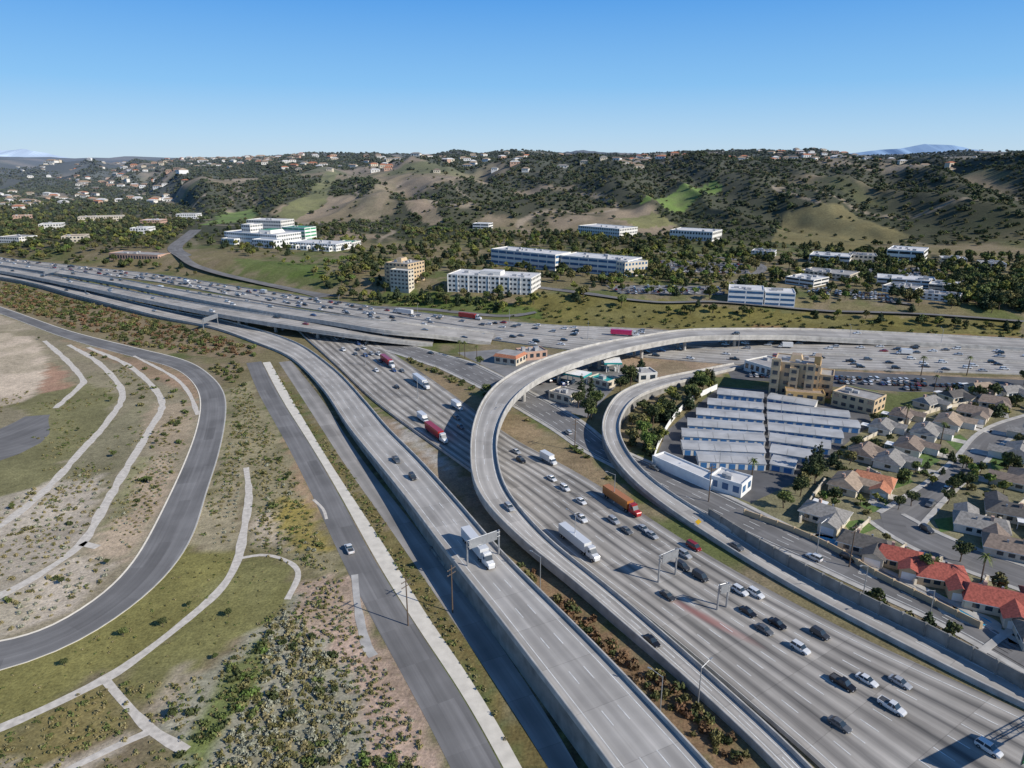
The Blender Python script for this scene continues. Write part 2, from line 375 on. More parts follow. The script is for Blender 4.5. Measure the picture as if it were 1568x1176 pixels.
for sgn in (-1,1):
    b=MB(); v,f,_=strip_obj(P1,[lambda w:sgn*w,lambda w:sgn*(w+.5),lambda w:sgn*(w+.5)],[.03,.16,-.1]); b.add(v,f,berm); b.obj('park_road_kerb')
def street(name,L,Rr,dz=.03): return simple(name,L,Rr,asphalt,dz,kerb=True)
S1=street('residential_street',[(1590,632),(1535,648),(1500,665),(1470,700),(1430,735),(1385,765),(1345,788)],[(1610,648),(1560,662),(1530,680),(1500,712),(1462,745),(1430,775),(1400,812)])
S2=street('residential_street',[(1350,775),(1390,790),(1430,815),(1480,838),(1568,870),(1700,910)],[(1345,800),(1370,825),(1410,848),(1470,868),(1568,903),(1700,950)],.045)
path('cul_de_sac',[(1350,795),(1385,800)],17,asphalt,.06)
S3=street('residential_street',[(1500,1010),(1530,985),(1568,960),(1700,900)],[(1560,1050),(1590,1020),(1640,985),(1750,930)],.05)
def sheet(name,poly,m,dz=.02,drape=False,occu=True):
    pts=[Gt(u,v) if drape else G(u,v) for u,v in poly]; b=MB()
    z=(np.mean([p[2] for p in pts])+dz)
    b.add([(p[0],p[1],z) for p in pts],[tuple(range(len(pts)))],m); o=b.obj(name)
    if o.data.polygons[0].normal.z<0: o.data.flip_normals()
    if occu:
        w=np.array([p[:2] for p in pts]); xs=np.arange(w[:,0].min(),w[:,0].max(),2.); ys=np.arange(w[:,1].min(),w[:,1].max(),2.)
        X,Y=np.meshgrid(xs,ys); k=pip(X,Y,w)
        for a,c in zip(X[k],Y[k]): mark(a,c,0)
    return o
flat_as=mat('lot_asphalt',(.11,.108,.108),.9,.25,.15); flat_as2=mat('lot_asphalt_pale',(.20,.195,.19),.9,.25,.15)
sheet('storage_yard',[(1102,592),(1180,598),(1330,632),(1335,650),(1215,740),(1150,770),(1000,715),(1020,660)],flat_as,.012)
sheet('shopping_lot',[(700,540),(760,535),(860,545),(950,548),(960,575),(930,605),(900,640),(870,630),(800,590)],flat_as2,.012)
sheet('parking_lot',[(1110,560),(1568,582),(1568,600),(1380,600),(1120,580)],flat_as,.010)
for pl_ in ([(925,437),(1100,438),(1108,452),(950,450)],[(1225,440),(1345,450),(1400,470),(1235,452)],[(1000,398),(1140,404),(1150,420),(1010,416)],[(1310,408),(1440,412),(1440,430),(1310,424)],[(1440,425),(1500,425),(1510,455),(1470,450)]):
    sheet('parking_lot',pl_,flat_as2,.25,True,False)
# ---------------------------------------------------------------- terrain sheet
def lines(segs):
    return np.concatenate([np.arange(a,b,s) for a,b,s in segs])
xs=lines([(-420,520,3.0),(520,1700,11)]); xs=np.concatenate([-np.flip(lines([(420,1700,11)]))-0.0,xs])
g=1700*1.06**np.arange(1,44); xs=np.concatenate([-g[::-1],xs,g]); xs=np.unique(xs)
ys=np.concatenate([np.arange(-400,40,25.),np.arange(40,640,3.0),np.arange(640,2300,8.5),2300*1.022**np.arange(1,100)])
X,Y=np.meshgrid(xs,ys); Z=height(X,Y)
nx,ny=len(xs),len(ys)
co=np.stack([X.ravel(),Y.ravel(),Z.ravel()],1)
idx=np.arange(nx*ny).reshape(ny,nx)
q4=np.stack([idx[:-1,:-1].ravel(),idx[:-1,1:].ravel(),idx[1:,1:].ravel(),idx[1:,:-1].ravel()],1)
me=bpy.data.meshes.new('ground_terrain'); me.vertices.add(len(co)); me.vertices.foreach_set('co',co.ravel())
me.loops.add(q4.size); me.loops.foreach_set('vertex_index',q4.ravel()); me.polygons.add(len(q4)); me.polygons.foreach_set('loop_start',np.arange(0,q4.size,4)); me.update(calc_edges=True)
me.polygons.foreach_set('use_smooth',np.ones(len(q4),bool))
x,y=co[:,0],co[:,1]
n1=fbm(x/60.,y/60.,4,1); n2=fbm(x/14.,y/14.,3,2)
def lerp(a,b,t): return a*(1-t[:,None])+b*t[:,None]
T_=lambda c:np.tile(np.array(c,float),(len(x),1))
col=lerp(T_((.19,.16,.085)),T_((.12,.135,.05)),sst(.45,.65,n1))
col=lerp(col,T_((.25,.195,.13)),sst(.5,.68,n2)*.7)
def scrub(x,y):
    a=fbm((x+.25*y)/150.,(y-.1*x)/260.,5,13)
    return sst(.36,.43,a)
sc=scrub(x,y); hm=sst(760,980,y)
g2=sst(.45,.65,fbm(x/90.,y/130.,4,44))
hillc=lerp(T_((.235,.185,.11)),T_((.13,.13,.05)),g2)
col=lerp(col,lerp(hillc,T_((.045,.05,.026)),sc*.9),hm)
fb=sst(.56,.63,fbm(x/120.,y/180.,3,40))*(1-sc)*hm
col=lerp(col,T_((.29,.225,.15)),fb)
tr=np.abs(fbm((x+.3*y)/230.,y/420.,2,101)-.5); tk=(1-sst(.004,.010,tr))*hm*(Y.ravel()<2300)
col=lerp(col,T_((.36,.29,.21)),tk*.8)
wx=x+5*(n2-.5)*2; wy=y+5*(fbm(x/9.,y/9.,2,8)-.5)*2
openspurs=[[(980,316),(1050,322),(1105,290),(1095,275),(1040,285),(985,305)],[(310,345),(395,335),(390,318),(350,325)],[(420,330),(470,300),(500,262),(520,265),(500,310),(450,338)],[(540,335),(560,300),(600,275),(610,290),(580,340)],[(640,300),(680,340),(660,345),(620,310)],[(1200,330),(1290,315),(1400,360),(1300,385),(1180,370)]]
zones=[
 ([(-200,470),(0,478),(200,545),(300,560),(344,600),(312,760),(240,895),(80,1002),(-200,1050)],(.29,.245,.165)),
 ([(0,615),(70,600),(130,590),(187,600),(160,650),(70,750),(-80,850),(-80,700),(0,705),(60,640)],(.20,.185,.09)),
 ([(80,745),(165,650),(240,610),(220,660),(150,780),(110,830),(0,880),(0,805)],(.235,.21,.13)),
 ([(0,760),(60,745),(130,735),(160,720),(150,785),(118,835),(0,905),(-80,900),(-80,830)],(.44,.38,.30)),
 ([(-80,930),(60,885),(125,850),(170,870),(140,920),(60,960),(0,975),(-80,980)],(.48,.41,.32)),
 ([(200,860),(240,800),(270,730),(250,690),(200,740),(165,800),(150,850)],(.41,.32,.225)),
 ([(160,790),(200,720),(225,690),(235,700),(190,780),(160,830)],(.26,.24,.13)),
 ([(220,640),(245,615),(290,620),(300,660),(270,700),(240,690)],(.34,.27,.185)),
 ([(60,545),(110,580),(118,592),(80,600),(62,600),(75,570)],(.38,.235,.16)),
 ([(90,520),(200,545),(300,570),(305,630),(285,600),(220,575)],(.35,.24,.16)),
 ([(-200,520),(0,508),(45,515),(75,545),(75,580),(50,605),(0,622),(-200,700)],(.54,.44,.33)),
 ([(-200,470),(0,480),(60,505),(0,506),(-200,515)],(.40,.33,.24)),
 ([(-80,1040),(0,1028),(170,952),(290,835),(362,858),(335,905),(200,1012),(0,1112),(-80,1150)],(.205,.185,.065)),
 ([(365,858),(448,868),(440,918),(405,960),(330,1010),(230,1080),(165,1042),(270,965)],(.20,.185,.07)),
 ([(-80,1160),(0,1120),(160,1045),(215,1105),(100,1160),(-40,1230)],(.23,.185,.075)),
 ([(-80,1176),(90,1165),(200,1120),(225,1125),(150,1176),(90,1230),(-80,1230)],(.41,.35,.27)),
 ([(250,1040),(290,1010),(330,1040),(280,1110),(240,1100)],(.40,.33,.245)),
 ([(345,600),(385,580),(440,690),(500,830),(530,880),(455,868),(385,845),(385,720),(340,800),(300,840),(330,710)],(.29,.25,.15)),
 ([(400,780),(430,800),(455,850),(400,845),(385,820)],(.47,.39,.29)),
 ([(340,720),(370,700),(378,720),(370,820),(345,850),(310,830)],(.33,.28,.18)),
 ([(425,760),(480,770),(515,850),(500,860),(455,850),(430,810)],(.31,.245,.075)),
 ([(440,660),(480,740),(500,800),(480,790),(440,710)],(.36,.25,.155)),
 ([(240,1110),(300,1040),(400,965),(440,920),(470,900),(520,1000),(560,1060),(560,1200),(300,1220),(290,1150)],(.33,.31,.235)),
 ([(290,1200),(300,1110),(345,1040),(410,975),(412,1020),(330,1140),(310,1200)],(.17,.20,.07)),
 ([(455,890),(535,880),(600,1010),(660,1130),(690,1200),(540,1220),(560,1060),(505,990),(450,930)],(.47,.345,.265)),
 ([(560,930),(620,1045),(690,1180),(660,1176),(560,1000)],(.38,.28,.205)),
 ([(0,432),(240,492),(400,532),(385,553),(200,533),(0,470),(-150,430)],(.24,.185,.115)),
 ([(413,553),(446,610),(552,780),(655,945),(800,1176),(830,1220),(900,1240),(700,960),(524,705)],(.17,.135,.055)),
 ([(445,548),(500,600),(575,703),(660,820),(790,1010),(930,1240),(900,1270),(785,1015),(650,825),(545,690)],(.07,.058,.035)),
 ([(560,625),(600,640),(700,715),(740,760),(800,830),(770,845),(700,770),(620,690)],(.30,.235,.175)),
 ([(600,640),(650,670),(690,720),(660,715)],(.38,.35,.31)),
 ([(770,850),(840,880),(1000,1020),(1170,1180),(1090,1180),(900,985)],(.22,.145,.085)),
 ([(640,560),(760,620),(900,700),(1000,790),(960,780),(800,685),(660,590)],(.27,.20,.12)),
 ([(1000,530),(1180,552),(1100,575),(1000,590),(900,560)],(.34,.25,.17)),
 ([(1130,562),(1400,572),(1568,578),(1568,590),(1300,585)],(.36,.26,.18)),
 ([(830,498),(1150,508),(1568,525),(1568,492),(1300,484),(1100,470),(930,452),(820,448),(780,470)],(.17,.15,.05)),
 ([(1150,506),(1568,526),(1568,516),(1150,499)],(.26,.17,.08)),
 ([(1220,650),(1400,620),(1568,630),(1700,700),(1700,1000),(1568,985),(1320,860),(1130,770)],(.22,.20,.12)),
 (openspurs[0],(.15,.22,.045)),(openspurs[1],(.15,.22,.05)),(openspurs[2],(.18,.18,.07)),(openspurs[3],(.26,.205,.13)),(openspurs[4],(.29,.22,.15)),(openspurs[5],(.19,.16,.07)),
 ([(940,335),(1000,325),(1040,345),(980,350)],(.21,.20,.08)),
 ([(600,440),(700,452),(820,470),(840,490),(700,480),(560,462)],(.10,.135,.035)),
 ([(360,395),(480,405),(500,425),(440,425),(370,412)],(.11,.15,.04)),
]
for poly,c in zones:
    w=wp(poly); k=(wx>w[:,0].min())&(wx<w[:,0].max())&(wy>w[:,1].min())&(wy<w[:,1].max())
    ii=np.nonzero(k)[0]
    if len(ii)==0: continue
    ins=ii[pip(wx[ii],wy[ii],w)]
    vr=(.75+.5*n2[ins])[:,None]
    gr=sst(.45,.62,fbm(x[ins]/22.,y[ins]/22.,3,77))[:,None]*.3
    col[ins]=(np.array(c)*(1-gr)+np.array([.17,.16,.08])*gr)*vr
att=me.color_attributes.new('Col','FLOAT_COLOR','POINT')
att.data.foreach_set('color',np.concatenate([np.clip(col,0,1),np.ones((len(col),1))],1).ravel())
m,nt,b=nodes('terrain_soil_and_grass')
at=N(nt,'ShaderNodeAttribute',attribute_name='Col'); gg=N(nt,'ShaderNodeNewGeometry')
c=at.outputs['Color']
for scl,lo,hi in ((.05,.85,1.15),(.35,.75,1.25),(1.6,.62,1.38)):
    no=N(nt,'ShaderNodeTexNoise'); no.inputs['Scale'].default_value=scl; no.inputs['Detail'].default_value=6; no.inputs['Roughness'].default_value=.65
    nt.links.new(gg.outputs['Position'],no.inputs['Vector']); c=mixc(nt,1.,c,mrange(nt,no.outputs[0],.3,.7,lo,hi),'MULTIPLY')
no=N(nt,'ShaderNodeTexNoise'); no.inputs['Scale'].default_value=.8; no.inputs['Detail'].default_value=5; nt.links.new(gg.outputs['Position'],no.inputs['Vector'])
c=mixc(nt,mrange(nt,no.outputs[0],.55,.7,0,.35),c,(.12,.12,.05))
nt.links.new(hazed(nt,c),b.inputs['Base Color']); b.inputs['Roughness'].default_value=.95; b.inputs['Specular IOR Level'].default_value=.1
bp=N(nt,'ShaderNodeBump'); bp.inputs['Strength'].default_value=.5; bp.inputs['Distance'].default_value=.4; nt.links.new(no.outputs[0],bp.inputs['Height']); nt.links.new(bp.outputs[0],b.inputs['Normal'])
me.materials.append(m); o=bpy.data.objects.new('ground_terrain',me); scene.collection.objects.link(o)
print('terrain',len(co),time.time()-T0)
def mountain(name,u0,u1,dist,prof,colr):
    mm,nt,b=nodes(name+'_hazed_rock'); b.inputs['Base Color'].default_value=(*colr,1); b.inputs['Roughness'].default_value=1; b.inputs['Specular IOR Level'].default_value=0  # air haze is painted into this flat bluish mountain colour
    n=90; vs=[];fs=[]
    for i in range(n):
        t=i/(n-1); u=u0+(u1-u0)*t; X0=(u-784)/F*dist*1.05
        hgt=110+np.interp(t,[p[0] for p in prof],[p[1] for p in prof])*dist/F*1.05+ (float(fbm(t*14,0,4,3))-.5)*dist*.002
        for j,(dy,hh) in enumerate(((-1500,-50),(-700,hgt*.55),(0,hgt),(900,hgt*.5),(2000,-50))): vs.append((X0,dist+dy+(float(vn(t*20,j,2))-.5)*600,hh))
    for i in range(n-1):
        for j in range(4): fs.append((i*5+j,(i+1)*5+j,(i+1)*5+j+1,i*5+j+1))
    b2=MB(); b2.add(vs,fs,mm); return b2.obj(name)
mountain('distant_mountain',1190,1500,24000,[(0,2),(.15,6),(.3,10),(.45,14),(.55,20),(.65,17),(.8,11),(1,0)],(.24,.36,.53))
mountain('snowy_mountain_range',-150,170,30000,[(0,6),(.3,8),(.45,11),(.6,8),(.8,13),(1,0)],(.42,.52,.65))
# ---------------------------------------------------------------- vegetation templates
def crown(b,rg,clumps,nleaf,ls,m):
    vs=[];fs=[]
    tot=sum(c[3]**2 for c in clumps)
    for cx,cy,cz,r,fl in clumps:
        k=max(4,int(nleaf*r*r/tot))
        for _ in range(k):
            d=rg.normal(size=3); d/=np.linalg.norm(d)
            rr=r*(.55+.5*rg.random()); p=np.array([cx,cy,cz])+d*rr*np.array([1,1,fl])
            nn=d+rg.normal(size=3)*.55; nn/=np.linalg.norm(nn)
            a=np.cross(nn,[0.1,.2,1]); a/=np.linalg.norm(a)+1e-6; c=np.cross(nn,a); s=ls*(.6+.8*rg.random())
            o=len(vs)
            for (i,j) in ((-1,-.5),(.2,-1),(1,.4),(-.3,1)): vs.append(p+a*s*i*.6+c*s*j*.6)
            fs.append((o,o+1,o+2,o+3))
    b.add(vs,fs,m)
def tree(name,seed,h,r,nleaf,ls,lm,kind='broad'):
    rg=np.random.default_rng(seed); b=MB()
    if kind=='broad':
        b.tube((0,0,-.3),(0.1*r*rg.normal(),.1*r*rg.normal(),h*.45),h*.035,h*.02,bark)
        cl=[(0,0,h*.66,r*.62,.9)]
        for i in range(7):
            a=i*.9+rg.random(); rad=r*(.5+.2*rg.random()); z=h*(.5+.3*rg.random())
            cx,cy=rad*math.cos(a),rad*math.sin(a); cl.append((cx,cy,z,r*(.3+.2*rg.random()),.85))
            b.tube((0,0,h*.3),(cx*.8,cy*.8,z),h*.015,h*.006,bark,4)
        cl.append((rg.normal()*.1*r,rg.normal()*.1*r,h*.86,r*.38,.8))
        crown(b,rg,cl,nleaf,ls,lm)
    elif kind=='pine':
        b.tube((0,0,-.3),(0,0,h*.95),h*.022,h*.005,bark)
        cl=[]
        for i in range(9):
            t=i/8; z=h*(.2+.76*t); a=i*2.4
            rr=r*(1-t)**.8*.7+.15*r; cl.append((rr*.35*math.cos(a),rr*.35*math.sin(a),z,rr,.55))
        crown(b,rg,cl,nleaf,ls,lm)
    elif kind=='palm':
        b.tube((0,0,-.3),(.2,.1,h),.28,.2,bark)
        vs=[];fs=[]
        for i in range(22):
            a=i*2.4; el=rg.uniform(-.5,.9)
            for k in range(5):
                t=k/4; R_=2.6*t; z=h+R_*math.sin(el)-1.6*t*t; w=.3*(1-t)+.04
                c_=(R_*math.cos(a)*math.cos(el),R_*math.sin(a)*math.cos(el),z)
                o=len(vs); vs+=[(c_[0]-w*math.sin(a),c_[1]+w*math.cos(a),z-.1),(c_[0]+w*math.sin(a),c_[1]-w*math.cos(a),z-.1)]
                if k: fs.append((o-2,o-1,o+1,o))
        b.add(vs,fs,lm)
    else:
        cl=[(rg.normal()*.35*r,rg.normal()*.35*r,h*(.3+.25*rg.random()),r*(.45+.25*rg.random()),.8) for _ in range(5)]
        crown(b,rg,cl,nleaf,ls,lm)
    return b.mesh(name)
L_dark=leafmat('foliage_oak',(.028,.043,.017),(.052,.064,.024),(.08,.086,.034))
L_green=leafmat('foliage_green',(.05,.075,.022),(.085,.105,.034),(.12,.135,.045))
L_olive=leafmat('foliage_olive',(.085,.082,.035),(.125,.115,.045),(.15,.135,.055))
L_yel=leafmat('foliage_yellow_green',(.11,.13,.03),(.15,.16,.04),(.19,.17,.05))
L_grey=leafmat('foliage_sage',(.17,.18,.135),(.22,.22,.165),(.26,.25,.18))
L_red=leafmat('foliage_brown',(.13,.07,.04),(.11,.08,.045),(.16,.10,.055))
L_pine=leafmat('foliage_pine',(.02,.035,.018),(.032,.047,.023),(.05,.06,.03))
L_bright=leafmat('foliage_bright',(.065,.105,.022),(.085,.13,.03),(.13,.17,.05))
L_dry=leafmat('grass_dry',(.20,.17,.085),(.16,.15,.07),(.24,.20,.11))
def coll(name,meshes):
    c=bpy.data.collections.new(name)
    for i,m in enumerate(meshes):
        o=bpy.data.objects.new('%s_%d'%(name,i),m); c.objects.link(o)
    return c
c_far=coll('far_tree_template',[tree('ft%d'%i,i,5.5,3.8,150,1.2,[L_dark,L_dark,L_green,L_dark,L_olive,L_pine][i]) for i in range(6)])
c_mid=coll('mid_tree_template',[tree('mt%d'%i,10+i,8.5,3.6,420,.85,[L_dark,L_green,L_dark,L_olive,L_pine,L_pine,L_yel][i],'pine' if i in(4,5) else 'broad') for i in range(7)])
c_yel=coll('lot_tree_template',[tree('yt%d'%i,80+i,6,2.8,260,.75,[L_yel,L_bright,L_olive][i]) for i in range(3)])
c_bush=coll('bush_template',[tree('bu%d'%i,20+i,1.7,1.3,110,.45,[L_dark,L_green,L_olive,L_dark][i],'bush') for i in range(4)])
c_sage=coll('sage_template',[tree('sg%d'%i,30+i,.8,.8,60,.3,[L_grey,L_grey,L_olive,L_dry][i],'bush') for i in range(4)])
c_red=coll('dry_bush_template',[tree('rb%d'%i,40+i,1.8,1.4,110,.45,[L_red,L_red,L_dark,L_olive][i],'bush') for i in range(4)])
c_bright=coll('bright_bush_template',[tree('bb%d'%i,50+i,1.3,1.3,110,.4,[L_bright,L_green,L_dark][i],'bush') for i in range(3)])
c_tuft=coll('tuft_template',[tree('tf%d'%i,60+i,.45,.4,22,.22,[L_dry,L_green,L_olive][i],'bush') for i in range(3)])
def scatter(name,pts,scl,coln):
    n=len(pts)
    if n==0: return
    me=bpy.data.meshes.new(name); me.vertices.add(n); me.vertices.foreach_set('co',np.asarray(pts,float).ravel())
    for an,t,d in (('scl','FLOAT',scl),('rot','FLOAT',rng.random(n)*6.28),('idx','INT',rng.integers(0,1000,n))):
        a=me.attributes.new(an,t,'POINT'); a.data.foreach_set('value',np.asarray(d))
    me.update(); o=bpy.data.objects.new(name,me); scene.collection.objects.link(o)
    ng=bpy.data.node_groups.new('scatter_'+name,'GeometryNodeTree')
    ng.interface.new_socket('Geometry',in_out='INPUT',socket_type='NodeSocketGeometry'); ng.interface.new_socket('Geometry',in_out='OUTPUT',socket_type='NodeSocketGeometry')
    gi=ng.nodes.new('NodeGroupInput'); go=ng.nodes.new('NodeGroupOutput'); ip=ng.nodes.new('GeometryNodeInstanceOnPoints'); ci=ng.nodes.new('GeometryNodeCollectionInfo')
    ci.inputs['Collection'].default_value=coln; ci.inputs['Separate Children'].default_value=True; ci.inputs['Reset Children'].default_value=True
    def na(nm,t):
        k=ng.nodes.new('GeometryNodeInputNamedAttribute'); k.data_type=t; k.inputs['Name'].default_value=nm
        return [s for s in k.outputs if s.enabled and s.name=='Attribute'][0]
    ip.inputs['Pick Instance'].default_value=True
    l=ng.links.new; l(gi.outputs[0],ip.inputs['Points']); l(ci.outputs[0],ip.inputs['Instance']); l(na('idx','INT'),ip.inputs['Instance Index'])
    cx=ng.nodes.new('ShaderNodeCombineXYZ'); l(na('rot','FLOAT'),cx.inputs[2]); l(cx.outputs[0],ip.inputs['Rotation']); l(na('scl','FLOAT'),ip.inputs['Scale']); l(ip.outputs[0],go.inputs[0])
    md=o.modifiers.new('scatter','NODES'); md.node_group=ng
    return o
def inpoly(poly,dens,rows=None,clump=None):
    w=wp(poly); x0,y0=w.min(0); x1,y1=w.max(0)
    if rows:
        a=rows[1]; s=rows[0]; D=max(x1-x0,y1-y0)*1.5; gx,gy=np.meshgrid(np.arange(-D/2,D/2,s),np.arange(-D/2,D/2,s*1.15)); gx=gx.ravel();gy=gy.ravel()
        xx=(x0+x1)/2+gx*math.cos(a)-gy*math.sin(a)+rng.normal(size=len(gx))*.2; yy=(y0+y1)/2+gx*math.sin(a)+gy*math.cos(a)+rng.normal(size=len(gx))*.2
        k=rng.random(len(xx))<.85; xx,yy=xx[k],yy[k]
    else:
        n=int((x1-x0)*(y1-y0)*dens); xx=rng.uniform(x0,x1,n); yy=rng.uniform(y0,y1,n)
    k=pip(xx,yy,w); xx,yy=xx[k],yy[k]
    k=~isocc(xx,yy); xx,yy=xx[k],yy[k]
    if clump: k=fbm(xx/clump,yy/clump,2,66)>.5; xx,yy=xx[k],yy[k]
    return np.stack([xx,yy,height(xx,yy)],1)
# ---------------------------------------------------------------- buildings
tan=mat('tan_stucco',(.56,.42,.26),.9,.1,.4); tan2=mat('ochre_stucco',(.50,.33,.14),.9,.1,.4); cream=mat('cream_stucco',(.60,.53,.42),.9,.1,.4)
offw=mat('offwhite_panel',(.70,.675,.62),.8,.08,.3); roofw=mat('white_membrane_roof',(.60,.59,.575),.8,.15,.15); roofg=mat('grey_roof',(.33,.315,.30),.9,.2,.3)
rg_t=mat('brown_shingle',(.22,.17,.135),.9,.3,1.2); rg_g=mat('grey_shingle',(.25,.235,.215),.9,.3,1.2); rg_d=mat('dark_shingle',(.11,.10,.09),.9,.3,1.2)
rg_r=mat('red_tile',(.33,.085,.06),.85,.35,1.8); rg_o=mat('orange_tile',(.44,.18,.10),.85,.3,1.5); rg_p=mat('tan_shingle',(.34,.26,.19),.9,.25,1.2)
teal=mat('teal_awning',(.02,.32,.30),.6,.1); greenr=mat('green_roof',(.05,.28,.14),.6,.1); bluep=mat('blue_door',(.05,.17,.38),.5,.1); unit=mat('roof_unit',(.38,.38,.38),.6,.2)
pink=mat('pink_stucco',(.50,.33,.25),.9,.1)
def frame(a,b):
    ex=np.array([b[0]-a[0],b[1]-a[1]]); w=np.linalg.norm(ex); ex/=w; ey=np.array([-ex[1],ex[0]])
    z=min(a[2],b[2]); M_=Matrix(((ex[0],ey[0],0,a[0]),(ex[1],ey[1],0,a[1]),(0,0,1,z),(0,0,0,1))); return M_,w
def occ_box(M_,w,d,pad=2):
    for a in np.arange(-pad,w+pad,1.8):
        for c_ in np.arange(-pad,d+pad,1.8):
            p=M_@Vector((a,c_,0)); mark(p.x,p.y,0)
def bbox_part(b,x0,x1,y0,y1,h,wall,roof,floors,win,wm,z0=-3.):
    b.box(x0,x1,y0,y1,z0,h-.6,wall,roof)
    t=.35
    b.box(x0-.02,x1+.02,y0-.02,y0+t,h-.6,h,wall); b.box(x0-.02,x1+.02,y1-t,y1+.02,h-.6,h,wall); b.box(x0-.02,x0+t,y0+t,y1-t,h-.6,h,wall); b.box(x1-t,x1+.02,y0+t,y1-t,h-.6,h,wall)
    fh=h/floors
    for f in range(floors):
        za=f*fh+fh*.3; zb=za+fh*.45
        def wall_w(L,fn):
            if win=='band':
                n=max(1,int(L/9)); s=L/n
                for i in range(n): fn(i*s+.45,i*s+s-.45,za,zb)
            elif win=='grid':
                n=max(1,int(L/3.6)); s=L/n
                for i in range(n): fn(i*s+s*.22,i*s+s*.78,za,zb)
            elif win=='door':
                n=max(1,int(L/3.4)); s=L/n
                for i in range(n): fn(i*s+s*.17,i*s+s*.83,.05,2.1)
        if win=='none': continue
        wall_w(x1-x0,lambda a,c_,p,q_:b.box(x0+a,x0+c_,y0-.06,y0+.02,p,q_,wm))
        wall_w(x1-x0,lambda a,c_,p,q_:b.box(x0+a,x0+c_,y1-.02,y1+.06,p,q_,wm))
        if win!='door':
            wall_w(y1-y0,lambda a,c_,p,q_:b.box(x0-.06,x0+.02,y0+a,y0+c_,p,q_,wm))
            wall_w(y1-y0,lambda a,c_,p,q_:b.box(x1-.02,x1+.06,y0+a,y0+c_,p,q_,wm))
def bld(name,p1,p2,d,h,wall,roof=None,floors=2,win='grid',wm=None,units=3,extra=None,ter=True):
    a=Gt(*p1) if ter else G(*p1); c_=Gt(*p2) if ter else G(*p2); M_,w=frame(a,c_); b=MB(); roof=roof or roofw; wm=wm or glass
    bbox_part(b,0,w,0,d,h,wall,roof,floors,win,wm)
    rr=random.Random(int(p1[0]*7+p1[1]))
    for i in range(units):
        if w>8 and d>8:
            ux=rr.uniform(2,w-6); uy=rr.uniform(1.5,max(1.6,d-5)); b.box(ux,ux+rr.uniform(1.5,4),uy,uy+rr.uniform(1.5,3),h-.6,h+rr.uniform(.4,1.6),unit)
    if extra: extra(b,w,d,h)
    occ_box(M_,w,d); return b.obj(name,M_)
def hosp(b,w,d,h):
    bbox_part(b,w*.25,w*.42,d*.2,d*.7,h+9,offw,roofw,5,'grid',glass,z0=h-.5)
    b.box(w*.55,w*.8,d*.2,d*.8,h-.4,h+3.5,offw,greenr,inset=2)
    bbox_part(b,w*.7,w*1.1,-14,-.1,h-5,white,roofw,2,'grid',glass)
    bbox_part(b,w*.05,w*.3,-9,-.1,h-7,white,roofw,1,'grid',glass)
bld('hospital_building',(345,372),(425,378),40,14,white,roofw,3,'grid',glass,6,hosp)
def wing(b,w,d,h):
    for k in range(4): bbox_part(b,w*(.06+.24*k),w*(.2+.24*k),-6,-.1,h-2.5,white,roofw,1,'grid',glass)
bld('hospital_wing',(445,381),(515,385),30,8,white,roofw,2,'grid',glass,6,wing)
bld('hospital_tower',(380,362),(432,364),30,22,offw,roofw,5,'grid',glass,4)
bld('green_roof_clinic',(433,368),(468,370),22,17,white,greenr,4,'band',greenr,2)
bld('clinic_annex',(515,378),(540,379),20,6,offw,greenr,1,'grid',glass,2)
bld('tan_retail_building',(168,398),(242,396),20,8,pink,roofg,1,'grid',glass,3)
def tow(b,w,d,h):
    bbox_part(b,w*.45,w*1.25,-8,-.1,h-4,cream,roofw,5,'grid',glass)
    bbox_part(b,-w*.2,-.1,4,d-3,h-3,tan,roofg,5,'grid',glass)
    b.box(w*.2,w*.5,d*.3,d*.7,h-.6,h+3,tan,rg_p,inset=1)
bld('senior_apartment_tower',(592,438),(626,441),24,20,tan,roofg,6,'grid',glass,4,tow)
def ow(b,w,d,h):
    b.box(w*.35,w*.6,d*.3,d*.7,h-.6,h+2.4,offw,roofw)
    for k in range(9): b.box(w*k/8-.25,w*k/8+.25,-.35,-.0,0,h-.1,white)
bld('white_office_building',(686,447),(813,452),28,14.5,offw,roofw,4,'grid',glass,8,ow)
bld('long_office_building',(752,404),(850,415),26,15,offw,roofw,3,'band',bluegl,8)
bld('long_office_building',(858,414),(960,424),30,14,offw,roofw,3,'band',bluegl,8)
bld('long_office_wing',(956,425),(991,421),40,13,cream,roofw,3,'grid',bluegl,4)
bld('hill_office_building',(885,360),(948,366),40,13,offw,roofw,3,'grid',glass,4)
bld('hill_office_building',(1025,366),(1090,370),40,12,offw,roofw,2,'grid',glass,4)
bld('clinic_building',(724,350),(748,351),20,8,white,roofw,2,'band',glass,1)
bld('blue_window_office',(1114,463),(1168,469),22,11.5,white,roofw,3,'band',bluegl,3)
bld('blue_window_office',(1170,466),(1216,471),20,10.5,white,roofw,3,'band',bluegl,3)
for i,(p1,p2,d,h) in enumerate([((1202,434),(1245,440),25,6),((1225,424),(1300,432),26,6),((1342,436),(1432,442),24,6),((1350,446),(1400,452),18,5),((1420,446),(1465,450),26,6),((1408,458),(1468,464),16,5),((1238,402),(1300,406),30,8),((1300,402),(1342,404),24,8),((1356,398),(1412,402),40,11),((1500,412),(1540,414),20,6),((1440,404),(1480,406),20,6),((1150,392),(1185,394),18,6)]):
    bld('business_park_building',p1,p2,d,h,[offw,cream,white][i%3],[roofw,roofg][i%2],2,'grid' if i%2 else 'band',glass,7)
for i,(p1,p2) in enumerate([((60,352),(95,351)),((120,340),(190,338)),((20,338),(50,337)),((200,358),(225,358)),((0,372),(30,371)),((95,372),(130,371)),((215,345),(245,345)),((270,335),(300,335))]):
    bld('valley_building',p1,p2,26,8,[offw,cream,pink,white][i%4],[roofw,roofg,rg_p][i%3],2,'grid',glass,3)
